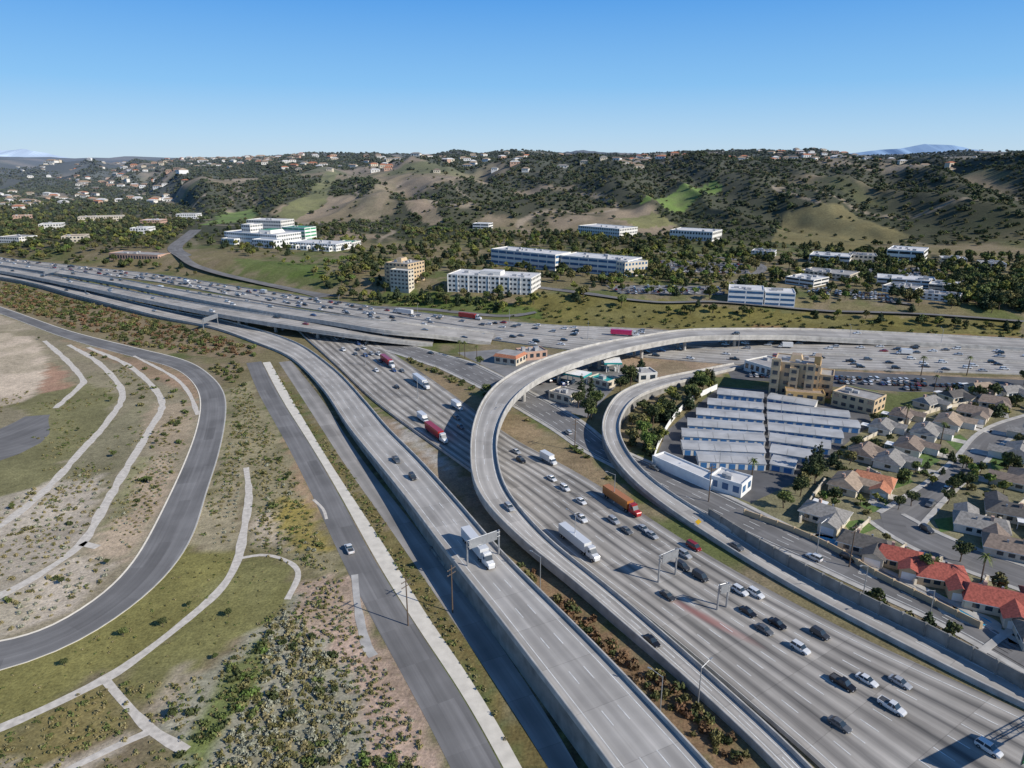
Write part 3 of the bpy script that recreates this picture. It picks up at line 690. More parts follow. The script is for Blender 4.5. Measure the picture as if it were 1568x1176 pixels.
def tile(b,w,d,h): b.box(-.6,w+.6,-.6,d+.6,h-.3,h+1.3,rg_o,roofg,inset=1.2)
bld('restaurant_building',(757,556),(790,561),12,4.5,cream,rg_p,1,'grid',glass,2,tile,False)
bld('restaurant_building',(800,553),(838,549),11,5,pink,roofg,1,'grid',glass,4,None,False)
def canopy(name,p1,p2,d,h):
    a=G(*p1);c_=G(*p2);M_,w=frame(a,c_);b=MB(); b.box(0,w,0,d,h,h+1,teal,white)
    for x_ in (w*.15,w*.85):
        for y_ in (d*.2,d*.8): b.cyl((x_,y_,0),.25,.25,h,white,8)
    for x_ in (w*.3,w*.7): b.box(x_-.4,x_+.4,d*.35,d*.65,0,1.8,white)
    occ_box(M_,w,d); return b.obj(name,M_)
canopy('gas_station_canopy',(862,588),(893,594),9,5); canopy('gas_station_canopy',(925,572),(952,572),11,5)
bld('gas_station_store',(900,588),(930,596),9,4,cream,teal,1,'grid',glass,2,None,False)
bld('shop_building',(978,586),(1006,584),10,5,offw,roofg,1,'grid',glass,2,None,False)
bld('shop_building',(840,612),(872,620),10,4.5,cream,roofg,1,'grid',glass,2,None,False)
bld('shop_building',(905,548),(930,560),8,4.5,offw,roofg,1,'grid',glass,1,None,False)
def hotel(b,w,d,h):
    for x_,hh in ((-1,1.5),(w*.36,-2),(w*.7,.8)):
        bbox_part(b,x_,x_+w*.2,-2.2,-.07,h+hh,tan,rg_p,4,'grid',glass)
    b.box(w*.3,w*.6,d*.3,d*.7,h-.5,h+2.5,tan,rg_p,inset=1)
    b.box(w*.85,w*.98,d*.1,d*.5,h-.5,h+4,tan2,rg_p)
    bbox_part(b,w*1.01,w*1.3,d*.2,d*.9,h-5,tan,roofg,3,'grid',glass)
bld('tan_hotel',(1180,602),(1250,611),17,16.5,tan,roofg,4,'grid',glass,5,hotel,False)
bld('tan_hotel_wing',(1272,620),(1336,636),13,7,tan,roofg,2,'grid',glass,3,None,False)
bld('parish_hall',(1202,614),(1262,619),7,5,tan2,rg_p,1,'grid',glass,1,None,False)
bld('white_hall',(1180,580),(1215,572),18,6,offw,roofg,1,'grid',glass,2,None,False)
rows=[((1098,611),(1168,618)),((1083,627),(1168,635)),((1066,643),(1169,652)),((1053,660),(1170,669)),((1045,677),(1171,685)),((1046,697),(1171,703)),((1070,716),(1172,721)),
      ((1174,618),(1246,630)),((1174,634),(1300,648)),((1175,650),(1316,664)),((1176,667),(1290,680)),((1177,684),(1270,697)),((1178,702),(1240,712)),((1178,720),(1215,727))]
sroof=mat('storage_roof',(.42,.415,.405),.6,.25,.15,.05)
def ridge(b,w,d,h):
    b.add([(-.3,-.3,h-.02),(w+.3,-.3,h-.02),(w+.3,d/2,h+.7),(-.3,d/2,h+.7),(w+.3,d+.3,h-.02),(-.3,d+.3,h-.02)],[(0,1,2,3),(3,2,4,5)],sroof)
    for k in range(1,int(w/6)): b.add([(k*6,-.31,h+.02),(k*6+.12,-.31,h+.02),(k*6+.12,d/2,h+.74),(k*6,d/2,h+.74)],[(0,1,2,3)],conc_d)
for p1,p2 in rows:
    bld('storage_units',p1,p2,9.2,2.7,offw,sroof,1,'door',bluep,0,ridge,False)
bld('storage_warehouse',(998,712),(1086,752),6.5,4,white,roofw,1,'none',glass,0,None,False)
bld('storage_office',(1085,748),(1134,763),9,5.2,white,roofw,1,'grid',bluegl,2,None,False)
b=MB()
c_=cr([G(*p) for p in [(998,716),(1010,680),(1030,645),(1060,615),(1098,596)]])[::6]
for i in range(len(c_)-1):
    a,e=c_[i],c_[i+1]; b.add([(a[0],a[1],0),(e[0],e[1],0),(e[0],e[1],2.8),(a[0],a[1],2.8)],[(0,1,2,3)],white)
b.obj('storage_yard_wall')
def house(u,v,w,d,ang,roof,wall,wing=True,name='house'):
    p=G(u,v); b=MB(); h=2.9; oh=.6
    b.box(-w/2,w/2,-d/2,d/2,-.2,h,wall)
    rise=d*.27
    hip=d*(.45 if (u+v)%2 else .12)
    z=h-.05
    b.add([(-w/2-oh,-d/2-oh,z),(w/2+oh,-d/2-oh,z),(w/2+oh,d/2+oh,z),(-w/2-oh,d/2+oh,z),(-w/2+hip,0,z+rise),(w/2-hip,0,z+rise)],[(0,1,5,4),(1,2,5),(2,3,4,5),(3,0,4)],roof)
    b.box(-w/2-oh,w/2+oh,-d/2-oh,d/2+oh,z-.2,z-.01,white)
    if wing:
        ww=w*.42; wd=d*.55; x0=w*.5-ww-.3; x1=x0+ww; y0=-d/2-wd
        b.box(x0,x1,y0,-d/2+.2,-.2,h-.03,wall); mx=(x0+x1)/2; r2=ww*.28
        b.add([(x0-oh,y0-oh,z+.02),(mx,y0-oh,z+r2),(x1+oh,y0-oh,z+.02),(x0-oh,0,z+.02),(mx,0,z+r2),(x1+oh,0,z+.02)],[(0,1,4,3),(1,2,5,4)],roof)
        b.add([(x0,y0,h-.03),(x1,y0,h-.03),(mx,y0,z+r2-.1)],[(0,1,2)],wall)
        b.box(x0+ww*.12,x1-ww*.12,y0-.05,y0+.02,0,2.3,white)
        b.box(x0+.3,x1-.3,y0-6,y0-.06,-.1,.05,conc)
    for k in range(3):
        a=-w/2+.12*w+k*.2*w; b.box(a,a+1.6,-d/2-.05,-d/2+.02,1,2.2,glass); b.box(a+w*.15,a+w*.15+1.6,d/2-.02,d/2+.05,1,2.2,glass)
    for sg in (-1,1): b.box(sg*w/2-.05,sg*w/2+.05,-1.5,.5,1,2.2,glass)
    b.box(-w*.2,-w*.2+.8,.6,1.6,h,h+rise+.7,pink)
    b.box(w*.1,w*.1+.5,d*.18,d*.18+.5,h+rise*.4,h+rise*.9,metal)
    if (u*3+v)%3==0: b.box(-w*.45,-w*.1,d/2+.02,d/2+3.5,2.4,2.55,white); [b.box(-w*.45+k,-w*.45+k+.15,d/2+3.2,d/2+3.35,0,2.4,white) for k in (.1,w*.33)]
    M_=Matrix.Translation(p)@Matrix.Rotation(ang,4,'Z'); o=b.obj(name,M_)
    for a in np.arange(-w/2,w/2+.5,1.8):
        for c_ in np.arange(-d/2,d/2+.5,1.8):
            q_=M_@Vector((a,c_,0)); mark(q_.x,q_.y,1)
    return o
th=math.radians
HS=[(1262,795,13,9,-40,rg_g,cream),(1296,748,12,9,50,rg_p,cream),(1335,745,13,9,-35,rg_o,cream),(1322,842,13,8,-35,rg_d,cream),(1374,862,11,8,-30,rg_r,tan),(1437,888,12,9,-20,rg_r,tan),(1520,928,14,9,-25,rg_r,cream),
 (1362,712,12,9,50,rg_g,offw),(1392,690,12,9,50,rg_t,offw),(1416,668,12,9,50,rg_g,offw),(1452,652,13,9,50,rg_p,offw),(1322,700,12,9,50,rg_t,cream),(1500,812,14,9,150,rg_g,offw),(1545,792,13,9,150,rg_d,cream),
 (1490,638,12,9,-40,rg_t,cream),(1520,622,12,9,-30,rg_t,cream),(1560,700,14,9,-130,rg_g,offw),(1565,742,14,9,-130,rg_t,cream),(1585,670,13,9,-130,rg_g,cream),(1640,830,15,10,150,rg_g,offw),(1610,990,14,9,-20,rg_t,cream),
 (1350,660,11,8,50,rg_g,offw),(1380,642,11,8,50,rg_t,cream),(1420,622,11,8,30,rg_g,cream),(1460,612,11,8,20,rg_d,cream),(1548,848,14,9,150,rg_t,cream),(1620,940,15,10,-25,rg_r,cream),(1650,700,14,9,-130,rg_g,offw),(1500,600,11,8,10,rg_p,cream),(1545,605,11,8,10,rg_g,offw)]
for u,v,w,d,a,r,wl in HS: house(u,v,w,d,th(a),r,wl)
water=mat('pool_water',(.02,.32,.50),.05,.1,1,spec=.8)
def pool(u,v,r):
    p=G(u,v); b=MB(); n=24; vs=[];vo=[]
    for i in range(n):
        t=2*math.pi*i/n; k=r*(1+.25*math.cos(2*t+.5)); vs.append((k*math.cos(t)*1.4,k*math.sin(t),.07)); vo.append(((k+1.5)*math.cos(t)*1.4,(k+1.5)*math.sin(t),.05))
    b.add(vo,[tuple(range(n))],conc); b.add(vs,[tuple(range(n))],water); b.obj('swimming_pool',Matrix.Translation(p)@Matrix.Rotation(-.5,4,'Z'))
    for a in np.arange(-r*1.6,r*1.6,2):
        for c_ in np.arange(-r*1.6,r*1.6,2): mark(p[0]+a,p[1]+c_,0)
pool(1272,830,2.6); pool(1484,945,2.8)
lawn=mat('lawn_grass',(.10,.16,.04),.95,.3,.8)
for poly in [[(1310,770),(1350,765),(1375,775),(1335,785)],[(1395,700),(1415,690),(1440,705),(1415,720)],[(1445,672),(1470,665),(1490,680),(1465,690)],[(1430,795),(1475,790),(1480,810),(1440,815)],[(1290,800),(1320,795),(1345,808),(1310,822)],[(1300,590),(1345,600),(1340,612),(1290,602)],[(1418,612),(1455,618),(1440,628),(1410,622)],[(1500,830),(1530,838),(1540,850),(1505,842)],[(1360,735),(1385,728),(1400,738),(1372,748)],[(1420,905),(1460,915),(1450,925),(1410,912)],[(1515,700),(1535,690),(1545,715),(1520,722)]]:
    sheet('lawn',poly,lawn,.02,occu=False)
def wall(name,pts,h,m,th_=.35,z=0):
    c_=cr([G(*p) for p in pts]); c_=resamp(c_,max(4,int(np.linalg.norm(np.diff(c_[:,:2],axis=0),axis=1).sum()/5))); b=MB()
    t=np.gradient(c_[:,:2],axis=0); t/=np.linalg.norm(t,axis=1)[:,None]; n_=np.stack([t[:,1],-t[:,0]],1); vs=[]
    for i in range(len(c_)):
        for o_,z_ in ((-th_,0),(-th_,h),(th_,h),(th_,0)): vs.append((c_[i,0]+n_[i,0]*o_/2,c_[i,1]+n_[i,1]*o_/2,z_))
    fs=[(i*4+j,i*4+j+1,i*4+j+5,i*4+j+4) for i in range(len(c_)-1) for j in range(3)]; b.add(vs,fs,m)
    for i in range(0,len(c_),1): b.box(c_[i,0]-.35,c_[i,0]+.35,c_[i,1]-.35,c_[i,1]+.35,0,h+.15,m)
    for i in range(len(c_)): mark(c_[i,0],c_[i,1],1)
    return b.obj(name)
wall('sound_wall',[(1085,797),(1150,838),(1240,890),(1330,937),(1430,985),(1568,1060),(1750,1160)],4.2,conc_d)
wall('garden_wall',[(1140,788),(1215,815),(1280,845),(1340,882),(1420,922),(1500,962)],1.8,tan)
wall('garden_wall',[(1262,740),(1240,770),(1225,800)],1.8,cream)
for pts in ([(1290,835),(1330,800)],[(1345,868),(1385,840)],[(1400,895),(1440,860)],[(1475,930),(1510,890)],[(1330,722),(1365,742)],[(1375,702),(1400,715)],[(1400,680),(1430,695)],[(1300,690),(1335,670),(1370,655),(1405,640),(1440,628),(1480,620)],[(1530,800),(1568,770)],[(1480,815),(1530,780)]): wall('garden_fence',pts,1.7,[cream,wood][len(pts)%2],.2)
wall('retaining_wall',[(660,842),(740,942),(800,1020),(925,1185),(990,1272)],1.0,conc_d)
# ---------------------------------------------------------------- vehicles
def paint(name,c):
    m,nt,b=nodes(name); b.inputs['Base Color'].default_value=(*c,1); b.inputs['Roughness'].default_value=.28; b.inputs['Metallic'].default_value=.15; b.inputs['Coat Weight'].default_value=.4
    MATS[name]=m; return m
paints=[paint('paint_white',(.72,.72,.71)),paint('paint_silver',(.38,.39,.40)),paint('paint_black',(.015,.015,.017)),paint('paint_grey',(.12,.125,.13)),paint('paint_blue',(.03,.07,.2)),paint('paint_red',(.28,.02,.02)),paint('paint_charcoal',(.05,.052,.055)),paint('paint_beige',(.32,.28,.21))]
def loft(b,st,m,n=6):
    vs=[]
    for x_,w,zl,zh in st:
        zm=(zl+zh)/2
        vs+=[(x_,-w*.9,zl),(x_,-w,zm),(x_,-w*.9,zh),(x_,w*.9,zh),(x_,w,zm),(x_,w*.9,zl)]
    fs=[(i*6+j,i*6+(j+1)%6,(i+1)*6+(j+1)%6,(i+1)*6+j) for i in range(len(st)-1) for j in range(6)]+[tuple(range(6))[::-1],tuple(range(len(st)*6-6,len(st)*6))]
    b.add(vs,fs,m)
def wheels(b,xs_,w,r=.34,wd=.24):
    for x_ in xs_:
        for sg in (-1,1):
            y0=sg*w-(wd if sg>0 else 0); b.cyl((x_,y0,r),r,r,wd,rubber,12,'y')
            b.cyl((x_,y0-.01 if sg<0 else y0+wd-.01,r),r*.55,r*.55,.02,metal,8,'y')
def car(kind,pm):
    b=MB()
    L,W,Hh={'sedan':(4.75,1.84,1.45),'suv':(4.7,1.92,1.75),'pickup':(5.6,2.0,1.85),'van':(5.0,1.98,1.95)}[kind]; w=W/2; h=L/2
    bl=.92 if kind=='sedan' else 1.08
    hood=bl-.1
    loft(b,[(-h,w*.82,.42,bl-.18),(-h+.12,w*.95,.3,bl-.04),(-h+.9,w,.22,bl),(0,w,.2,bl-.01),(h-1.25,w,.22,bl-.03),(h-.35,w*.95,.25,hood-.12),(h,w*.78,.36,hood-.28)],pm)
    gx={'sedan':(-h+.55,h-1.35,-h+1.25,h-2.2),'suv':(-h+.12,h-1.3,-h+.45,h-2.0),'pickup':(-.7,h-1.4,-.45,h-2.1),'van':(-h+.08,h-.75,-h+.25,h-1.6)}[kind]
    b0,b1,t0,t1=gx; wb,wt=w*.88,w*.72
    vs=[(b0,-wb,bl-.03),(b1,-wb,bl-.03),(b1,wb,bl-.03),(b0,wb,bl-.03),(t0,-wt,Hh-.05),(t1,-wt,Hh-.05),(t1,wt,Hh-.05),(t0,wt,Hh-.05)]
    b.add(vs,[(0,1,5,4),(1,2,6,5),(2,3,7,6),(3,0,4,7)],glass)
    b.box(t0-.03,t1+.03,-wt-.02,wt+.02,Hh-.07,Hh,pm,inset=.04)
    for sg in (-1,1):
        mx=(b0+b1)/2-.1; b.add([(mx,sg*(wb+.012),bl-.02),(mx+.12,sg*(wb+.012),bl-.02),(mx+.12,sg*(wt+.012),Hh-.05),(mx,sg*(wt+.012),Hh-.05)],[(0,1,2,3)],pm)
        b.box(h-.28,h-.02,sg*w*.62-.16,sg*w*.62+.16,hood-.42,hood-.24,white); b.box(-h-.015,-h+.1,sg*w*.66-.13,sg*w*.66+.13,bl-.38,bl-.2,red_l)
        b.box(b1-.45,b1-.3,sg*w*1.0-.1,sg*w*1.0+.1,bl-.02,bl+.14,pm)
    if kind=='pickup':
        b.box(-h+.15,-.85,-w*.78,w*.78,bl-.02,bl+.012,steel_d)
        for sg in (-1,1): b.box(-h+.05,-.7,sg*w*.86-.06,sg*w*.86+.06,bl-.03,bl+.1,pm)
        b.box(-h+.0,-h+.1,-w*.8,w*.8,bl-.03,bl+.1,pm)
    wheels(b,(-h+.95,h-.95),w+.0,.34 if kind=='sedan' else .38)
    return b.mesh(kind+'_car')
def truck(kind,pm,bm):
    b=MB()
    if kind=='semi':
        b.box(-11.5,2.2,-1.28,1.28,1.15,4.05,bm)
        for i in range(14):
            for sg in (-1,1): b.box(-11+i,-10.94+i,sg*1.3-.02,sg*1.3+.02,1.2,4.0,bm)
        b.box(-11.3,2,-.5,.5,.85,1.15,steel_d); wheels(b,(-10.3,-9.1,.6,1.8,6.1),1.26,.5,.5)
        b.box(0,7,-.45,.45,.6,.95,steel_d)
        b.box(2.9,4.7,-1.2,1.2,.9,3.7,pm,inset=.12)
        loft(b,[(4.7,1.18,.7,2.6),(5.4,1.15,.7,2.2),(6.9,1.02,.6,1.95),(7.1,.9,.65,1.7)],pm)
        b.add([(4.72,-1.02,2.55),(5.5,-1.02,2.15),(5.5,1.02,2.15),(4.72,1.02,2.55),(4.74,-1,3.3),(4.74,1,3.3)],[(1,2,5,4)],glass)
        for sg in (-1,1): b.box(3.9,4.6,sg*1.19-.02,sg*1.19+.02,2.2,3.0,glass); b.cyl((3.4,sg*1.05,.6),.1,.1,3.3,metal,8); b.cyl((3.4,sg*.95,.7),.33,.33,.2,metal,10)
    else:
        b.box(-4.2,2.0,-1.2,1.2,.95,3.5,bm); b.box(-4.1,3.6,-.4,.4,.55,.95,steel_d)
        loft(b,[(2.15,1.08,.6,2.4),(3.0,1.08,.6,2.35),(3.3,1.05,.55,1.6),(4.2,.95,.5,1.35)],pm)
        b.add([(3.03,-.95,2.3),(3.34,-.98,1.6),(3.34,.98,1.6),(3.03,.95,2.3)],[(0,1,2,3)],glass)
        for sg in (-1,1): b.box(2.3,2.95,sg*1.09-.02,sg*1.09+.02,1.55,2.2,glass)
        wheels(b,(-2.6,3.3),1.15,.45,.35)
        b.box(-4.25,-4.2,-1.1,1.1,1.0,3.4,metal)
    return b.mesh(kind+'_truck')
carm=[]
wts=[]
for k,kw in (('sedan',4),('suv',3),('pickup',1),('van',.6)):
    for pm,pw in zip(paints,(5.5,3.5,3,3,.8,.8,1.6,.7)): carm.append((k,car(k,pm))); wts.append(kw*pw)
wts=np.array(wts)/sum(wts)
NM={'sedan':'sedan_car','suv':'suv_car','pickup':'pickup_truck','van':'minivan'}
redp=paint('truck_red',(.38,.025,.025)); whp=paints[0]; orp=paint('trailer_orange',(.5,.19,.05)); pkp=paint('trailer_pink',(.6,.03,.14))
semi_w=truck('semi',whp,whp); semi_r=truck('semi',whp,redp); semi_o=truck('semi',redp,orp); semi_p=truck('semi',whp,pkp); boxt=truck('box',whp,whp)
placed=[]
def put_veh(x,y,z,a,kind=None,min_d=5.2):
    R_=8.5 if kind and kind.startswith('semi') else (4.5 if kind=='box' else 0)
    for px,py,pz,pr in placed:
        if abs(pz-z)<2.5 and (px-x)**2+(py-y)**2<(min_d/2+(pr if pr else 2.6)+R_*.6)**2*.55: return False
    if kind is None:
        k,me=carm[rng.choice(len(carm),p=wts)]; nm=NM[k]
    else: nm,me={'semi':('semi_truck',semi_w),'semi_r':('semi_truck',semi_r),'semi_o':('semi_truck',semi_o),'semi_p':('semi_truck',semi_p),'box':('box_truck',boxt)}[kind]
    link(nm,me,(x,y,z),a); placed.append((x,y,z,R_)); return True
def onroad(q,u,v,kind,dz=.1,sgn=-1):
    z=0
    for _ in range(4):
        p=G(u,v,z); i=int(np.argmin(((q.c[:,:2]-p[:2])**2).sum(1))); z=q.c[i,2]
    t=q.t[i]*sgn; put_veh(p[0],p[1],z+dz,math.atan2(t[1],t[0]),kind)
sM=-1
onroad(M,672,672,'semi_r',.1,sM); onroad(A,737,855,'semi',.15,-1); onroad(M,893,845,'semi',.1,sM); onroad(M,958,780,'semi_o',.1,sM); onroad(Nn,962,515,'semi_p',.1,1)
onroad(M,700,626,'box',.1,sM); onroad(M,648,592,'semi',.1,sM); onroad(M,596,560,'semi_r',.1,sM); onroad(Nn,724,489,'semi_r',.1,1); onroad(B,780,780,None,.15,-1)
onroad(A,607,707,None,.15,-1);onroad(A,632,733,None,.15,-1); onroad(B,998,985,None,.15,-1)
for u,v in [(1285,1113),(1290,1050),(1327,1045),(1365,1086),(1255,974),(1225,996),(1170,967),(1145,940),(1190,958),(1022,915),(1157,912),(1133,908),(1072,886),(1045,870),(1048,852),(1062,840),(998,822),(985,812),(940,800),(925,798),(890,770),(845,735),(865,750),(1255,988),(1513,1150)]: onroad(M,u,v,None,.1,sM)
for u,v in [(848,737),(840,708),(648,645),(690,625)]: onroad(M,u,v,'box',.1,sM)
def traffic(q,lanes,margin,gaps,dz,s0=0,s1=1,sgn=1,trucks=.04):
    tot=q.s[-1]
    for li,g_ in enumerate(gaps):
        if not g_: continue
        s=tot*s0+rng.random()*g_
        while s<tot*s1-5:
            i=min(q.N-1,int(np.searchsorted(q.s,s))); off=((li+.5)/lanes-.5)*(q.w[i]-2*margin)+rng.normal()*.2
            x_,y_,z_=cross(q,i,off,dz)
            i0=max(i-1,0); fr=(s-q.s[i0])/max(q.s[i]-q.s[i0],.01); x_+=q.t[i,0]*(fr-1)*4; y_+=q.t[i,1]*(fr-1)*4
            sg=sgn[li] if isinstance(sgn,list) else sgn
            t=q.t[i]*sg; kd=None
            if rng.random()<trucks: kd=rng.choice(['box','semi'])
            put_veh(x_,y_,z_,math.atan2(t[1],t[0]),kd); s+=g_*(.5+rng.exponential(.55))+5.5
traffic(M,8,2.6,[0,0,70,30,16,13,12,0],.1,.25,.8,sM,.03)
traffic(M,8,2.6,[0,0,200,160,120,70,60,0],.1,.0,.25,sM,.0)
traffic(Nn,11,2,[30,22,18,20,80,0,60,34,24,20,26],.12,0,1,[-1]*5+[1]*6,.03)
traffic(V,3,1,[110,90,110],.15,0,1,1,.05); traffic(V2,3,1,[120,100,120],.17,0,1,1,.05); traffic(A,3,2.2,[180,160,190],.15,.5,1,-1,.0)
traffic(B,2,1.8,[130,150],.15,.6,1,-1,.0); traffic(C,2,1.2,[140,0],.16,0,.9,1,.0); traffic(ST,4,1,[110,0,0,110],.05,.2,.95,[1,1,-1,-1],0)
for q in (S1,S2):
    for s_ in np.arange(8,q.s[-1]-5,17):
        if rng.random()<.5:
            i=min(q.N-1,int(np.searchsorted(q.s,s_))); sg=rng.choice([-1,1]); x_,y_,z_=cross(q,i,sg*(q.w[i]/2-1.3),.05); put_veh(x_,y_,z_,math.atan2(q.t[i,1],q.t[i,0]))
onroad(P2,535,843,None,.04,-1)
def lotcars(poly,n,ang,sx=2.9,sy=7.5,dz=.08):
    w=wp(poly); x0,y0=w.min(0);x1,y1=w.max(0); k=0
    gx,gy=np.meshgrid(np.arange(-150,150,sx),np.arange(-150,150,sy)); cx,cy=(x0+x1)/2,(y0+y1)/2
    ca,sa=math.cos(ang),math.sin(ang); xx=cx+gx.ravel()*ca-gy.ravel()*sa; yy=cy+gx.ravel()*sa+gy.ravel()*ca
    ii=np.nonzero(pip(xx,yy,w))[0]; rng.shuffle(ii)
    for i in ii:
        if k>=n: break
        kk,me_=carm[rng.choice(len(carm),p=wts)]; link(NM[kk],me_,(xx[i],yy[i],float(height(xx[i],yy[i]))+dz),ang+math.pi/2); mark(xx[i],yy[i],1); k+=1
lotcars([(765,575),(800,570),(850,575),(895,605),(880,625),(820,592)],16,.5)
lotcars([(1130,566),(1380,580),(1500,592),(1400,598),(1150,578)],60,-.1)
lotcars([(930,440),(1100,440),(1110,452),(950,450)],60,-.1,dz=.3); lotcars([(1230,440),(1340,450),(1400,470),(1240,452)],60,-.1,dz=.3); lotcars([(1000,400),(1140,405),(1150,420),(1010,416)],60,0.,dz=.3)
lotcars([(1310,408),(1440,412),(1440,430),(1310,424)],50,0.,dz=.3)
print('cars',len(placed),time.time()-T0)
def droad(name,pts,wd,m):
    c_=cr([Gt(*p) for p in pts]); ln=np.linalg.norm(np.diff(c_[:,:2],axis=0),axis=1).sum(); n=max(8,int(ln/7)); c_=resamp(c_,n); c_[:,2]=height(c_[:,0],c_[:,1])+.4
    t=np.gradient(c_[:,:2],axis=0); t/=np.linalg.norm(t,axis=1)[:,None]; q=R(); q.c=c_;q.t=t;q.n=np.stack([t[:,1],-t[:,0]],1);q.w=np.full(n,wd);q.N=n;q.s=np.r_[0,np.cumsum(np.linalg.norm(np.diff(c_[:,:2],axis=0),axis=1))]
    road(name,q,m,.0,occw=1); return q
droad('arterial_road',[(300,352),(288,362),(268,380),(290,398),(330,415),(400,432),(470,447),(500,455)],16,asphalt)
droad('campus_road',[(540,470),(650,474),(760,484),(820,478)],8,asphalt)
droad('campus_road',[(820,440),(900,450),(1000,462),(1100,462),(1240,474),(1400,480),(1568,492)],9,asphalt)
droad('campus_road',[(1000,385),(1080,392),(1150,402),(1165,415),(1110,440)],9,asphalt)
# ---------------------------------------------------------------- distant houses
hw=[offw,cream,pink,white]; hr=[rg_p,rg_o,rg_t,rg_g,roofw,rg_p]
def fh(b,x_,y_,s,a):
    z=float(height(x_,y_))-1; w,d,h=s*rng.uniform(13,22),s*rng.uniform(9,12),rng.uniform(4.5,7)+1; ca,sa=math.cos(a),math.sin(a)
    L_=[(-w/2,-d/2,-4),(w/2,-d/2,-4),(w/2,d/2,-4),(-w/2,d/2,-4),(-w/2,-d/2,h),(w/2,-d/2,h),(w/2,d/2,h),(-w/2,d/2,h)]
    T=lambda p:(x_+p[0]*ca-p[1]*sa,y_+p[0]*sa+p[1]*ca,z+p[2])
    b.add([T(p) for p in L_],[(0,1,5,4),(1,2,6,5),(2,3,7,6),(3,0,4,7)],hw[rng.integers(4)])
    o=.8; rf=[(-w/2-o,-d/2-o,h-.05),(w/2+o,-d/2-o,h-.05),(w/2+o,d/2+o,h-.05),(-w/2-o,d/2+o,h-.05),(-w/2+d*.4,0,h+d*.22),(w/2-d*.4,0,h+d*.22)]
    b.add([T(p) for p in rf],[(0,1,5,4),(1,2,5),(2,3,4,5),(3,0,4)],hr[rng.integers(6)])
    for k in range(3):
        q_=-w/2+w*(.15+.28*k); b.add([T((q_,-d/2-.08,h*.35)),T((q_+w*.12,-d/2-.08,h*.35)),T((q_+w*.12,-d/2-.08,h*.7)),T((q_,-d/2-.08,h*.7))],[(0,1,2,3)],glass)
    mark(x_,y_,4); mark(x_-x_/y_*11,y_-11,4)
def houses(name,n,f):
    b=MB(); k=0; pts=[]
    for _ in range(60000):
        if k>=n: break
        r=f()
        if r is None: continue
        x_,y_,s=r
        if any((x_-a)**2+(y_-c)**2<(24*s)**2 for a,c in pts): continue
        pts.append((x_,y_)); fh(b,x_,y_,s,rng.normal()*.35); k+=1
    b.obj(name); print(name,k)
def f1():
    az=rng.uniform(-.34,.9); fo=float(footf(az)); y_=fo+rng.uniform(560,1500); x_=az*y_
    if fbm(x_/170.,y_/120.,2,55)>(.5 if az<.2 else .46) and height(x_,y_)>80: return x_,y_,1.1
def f2():
    az=rng.uniform(-1.,-.28); y_=rng.uniform(1350,3800); x_=az*y_
    if az>-.44 and y_<2300: return None
    if fbm(x_/260.,y_/200.,2,58)>.45: return x_,y_,(1.1 if rng.random()<.94 else 2.6)
houses('ridge_houses',480,f1); houses('valley_houses',430,f2)
# ---------------------------------------------------------------- scatter vegetation
n=210000; azs=rng.uniform(-1.0,1.0,n); yy=np.sqrt(rng.random(n))*(3400-760)+760; xx=azs*yy
d_=scrub(xx,yy)
keep=(rng.random(n)<(.05+.95*d_)*np.minimum(1,(1700./np.maximum(yy,1500))**1.3)*.85)&~isocc(xx,yy)
for poly in openspurs:
    w=wp(poly); keep&=~(pip(xx,yy,w)&(rng.random(n)<.93))
keep&=~((yy<footf(azs)-60)&(azs>-.42)&(rng.random(n)<.78))
keep&=~((azs<-.42)&(yy<2200)&(rng.random(n)<.6))
xx,yy=xx[keep],yy[keep]
scatter('hillside_trees',np.stack([xx,yy,height(xx,yy)-.5],1),rng.uniform(.4,1.0,len(xx))*(1+.5*(rng.random(len(xx))<.12)),c_far)
print('hill trees',len(xx))
def group(name,specs,c_):
    P_=[];S_=[]
    for poly,dens,s0,s1,*k in specs:
        kw=k[0] if k else {}
        p=inpoly(poly,dens,**kw); P_.append(p); S_.append(rng.uniform(s0,s1,len(p)))
    P_=np.concatenate(P_); S_=np.concatenate(S_); print(name,len(P_)); scatter(name,P_,S_,c_)
group('campus_trees',[
 ([(480,460),(560,385),(750,355),(1100,372),(1568,395),(1568,485),(1200,478),(820,472),(700,470),(560,465)],.0058,.45,1.2),
 ([(1000,480),(1568,510),(1568,497),(1250,484),(1100,474)],.012,.5,.9),
 ([(1180,410),(1568,410),(1568,440),(1480,445),(1300,425)],.006,.6,1.3),
 ([(1440,445),(1568,440),(1568,485),(1470,470)],.02,.8,1.4),
 ([(600,462),(780,480),(770,456),(620,450)],.018,.6,1.0),
 ([(-150,330),(0,325),(300,340),(290,362),(270,385),(330,412),(480,440),(560,400),(540,390),(400,395),(340,385),(345,350),(560,350),(560,462),(400,438),(250,418),(0,392),(-150,370)],.0042,.4,1.15),
 ([(-100,300),(260,320),(300,345),(260,385),(180,375),(0,392),(-100,385)],.0022,.5,1.2),
 ([(460,465),(600,450),(610,470),(720,482),(560,464),(480,452)],.012,.5,1.1),
],c_mid)
group('parking_lot_trees',[
 ([(920,385),(1160,395),(1170,440),(1110,460),(930,450)],.009,.6,1.2),([(1230,440),(1400,450),(1420,470),(1240,470)],.006,.6,1.1),([(1300,405),(1450,410),(1450,430),(1310,425)],.005,.6,1.1),
 ([(-150,340),(280,350),(260,390),(0,392)],.0016,.6,1.4),([(400,395),(560,400),(560,440),(440,420)],.003,.7,1.3),([(620,350),(870,360),(860,375),(620,370)],.004,.7,1.2),
 ([(1230,700),(1340,640),(1568,610),(1568,960),(1400,890),(1240,815)],.0035,.4,.8)],c_yel)
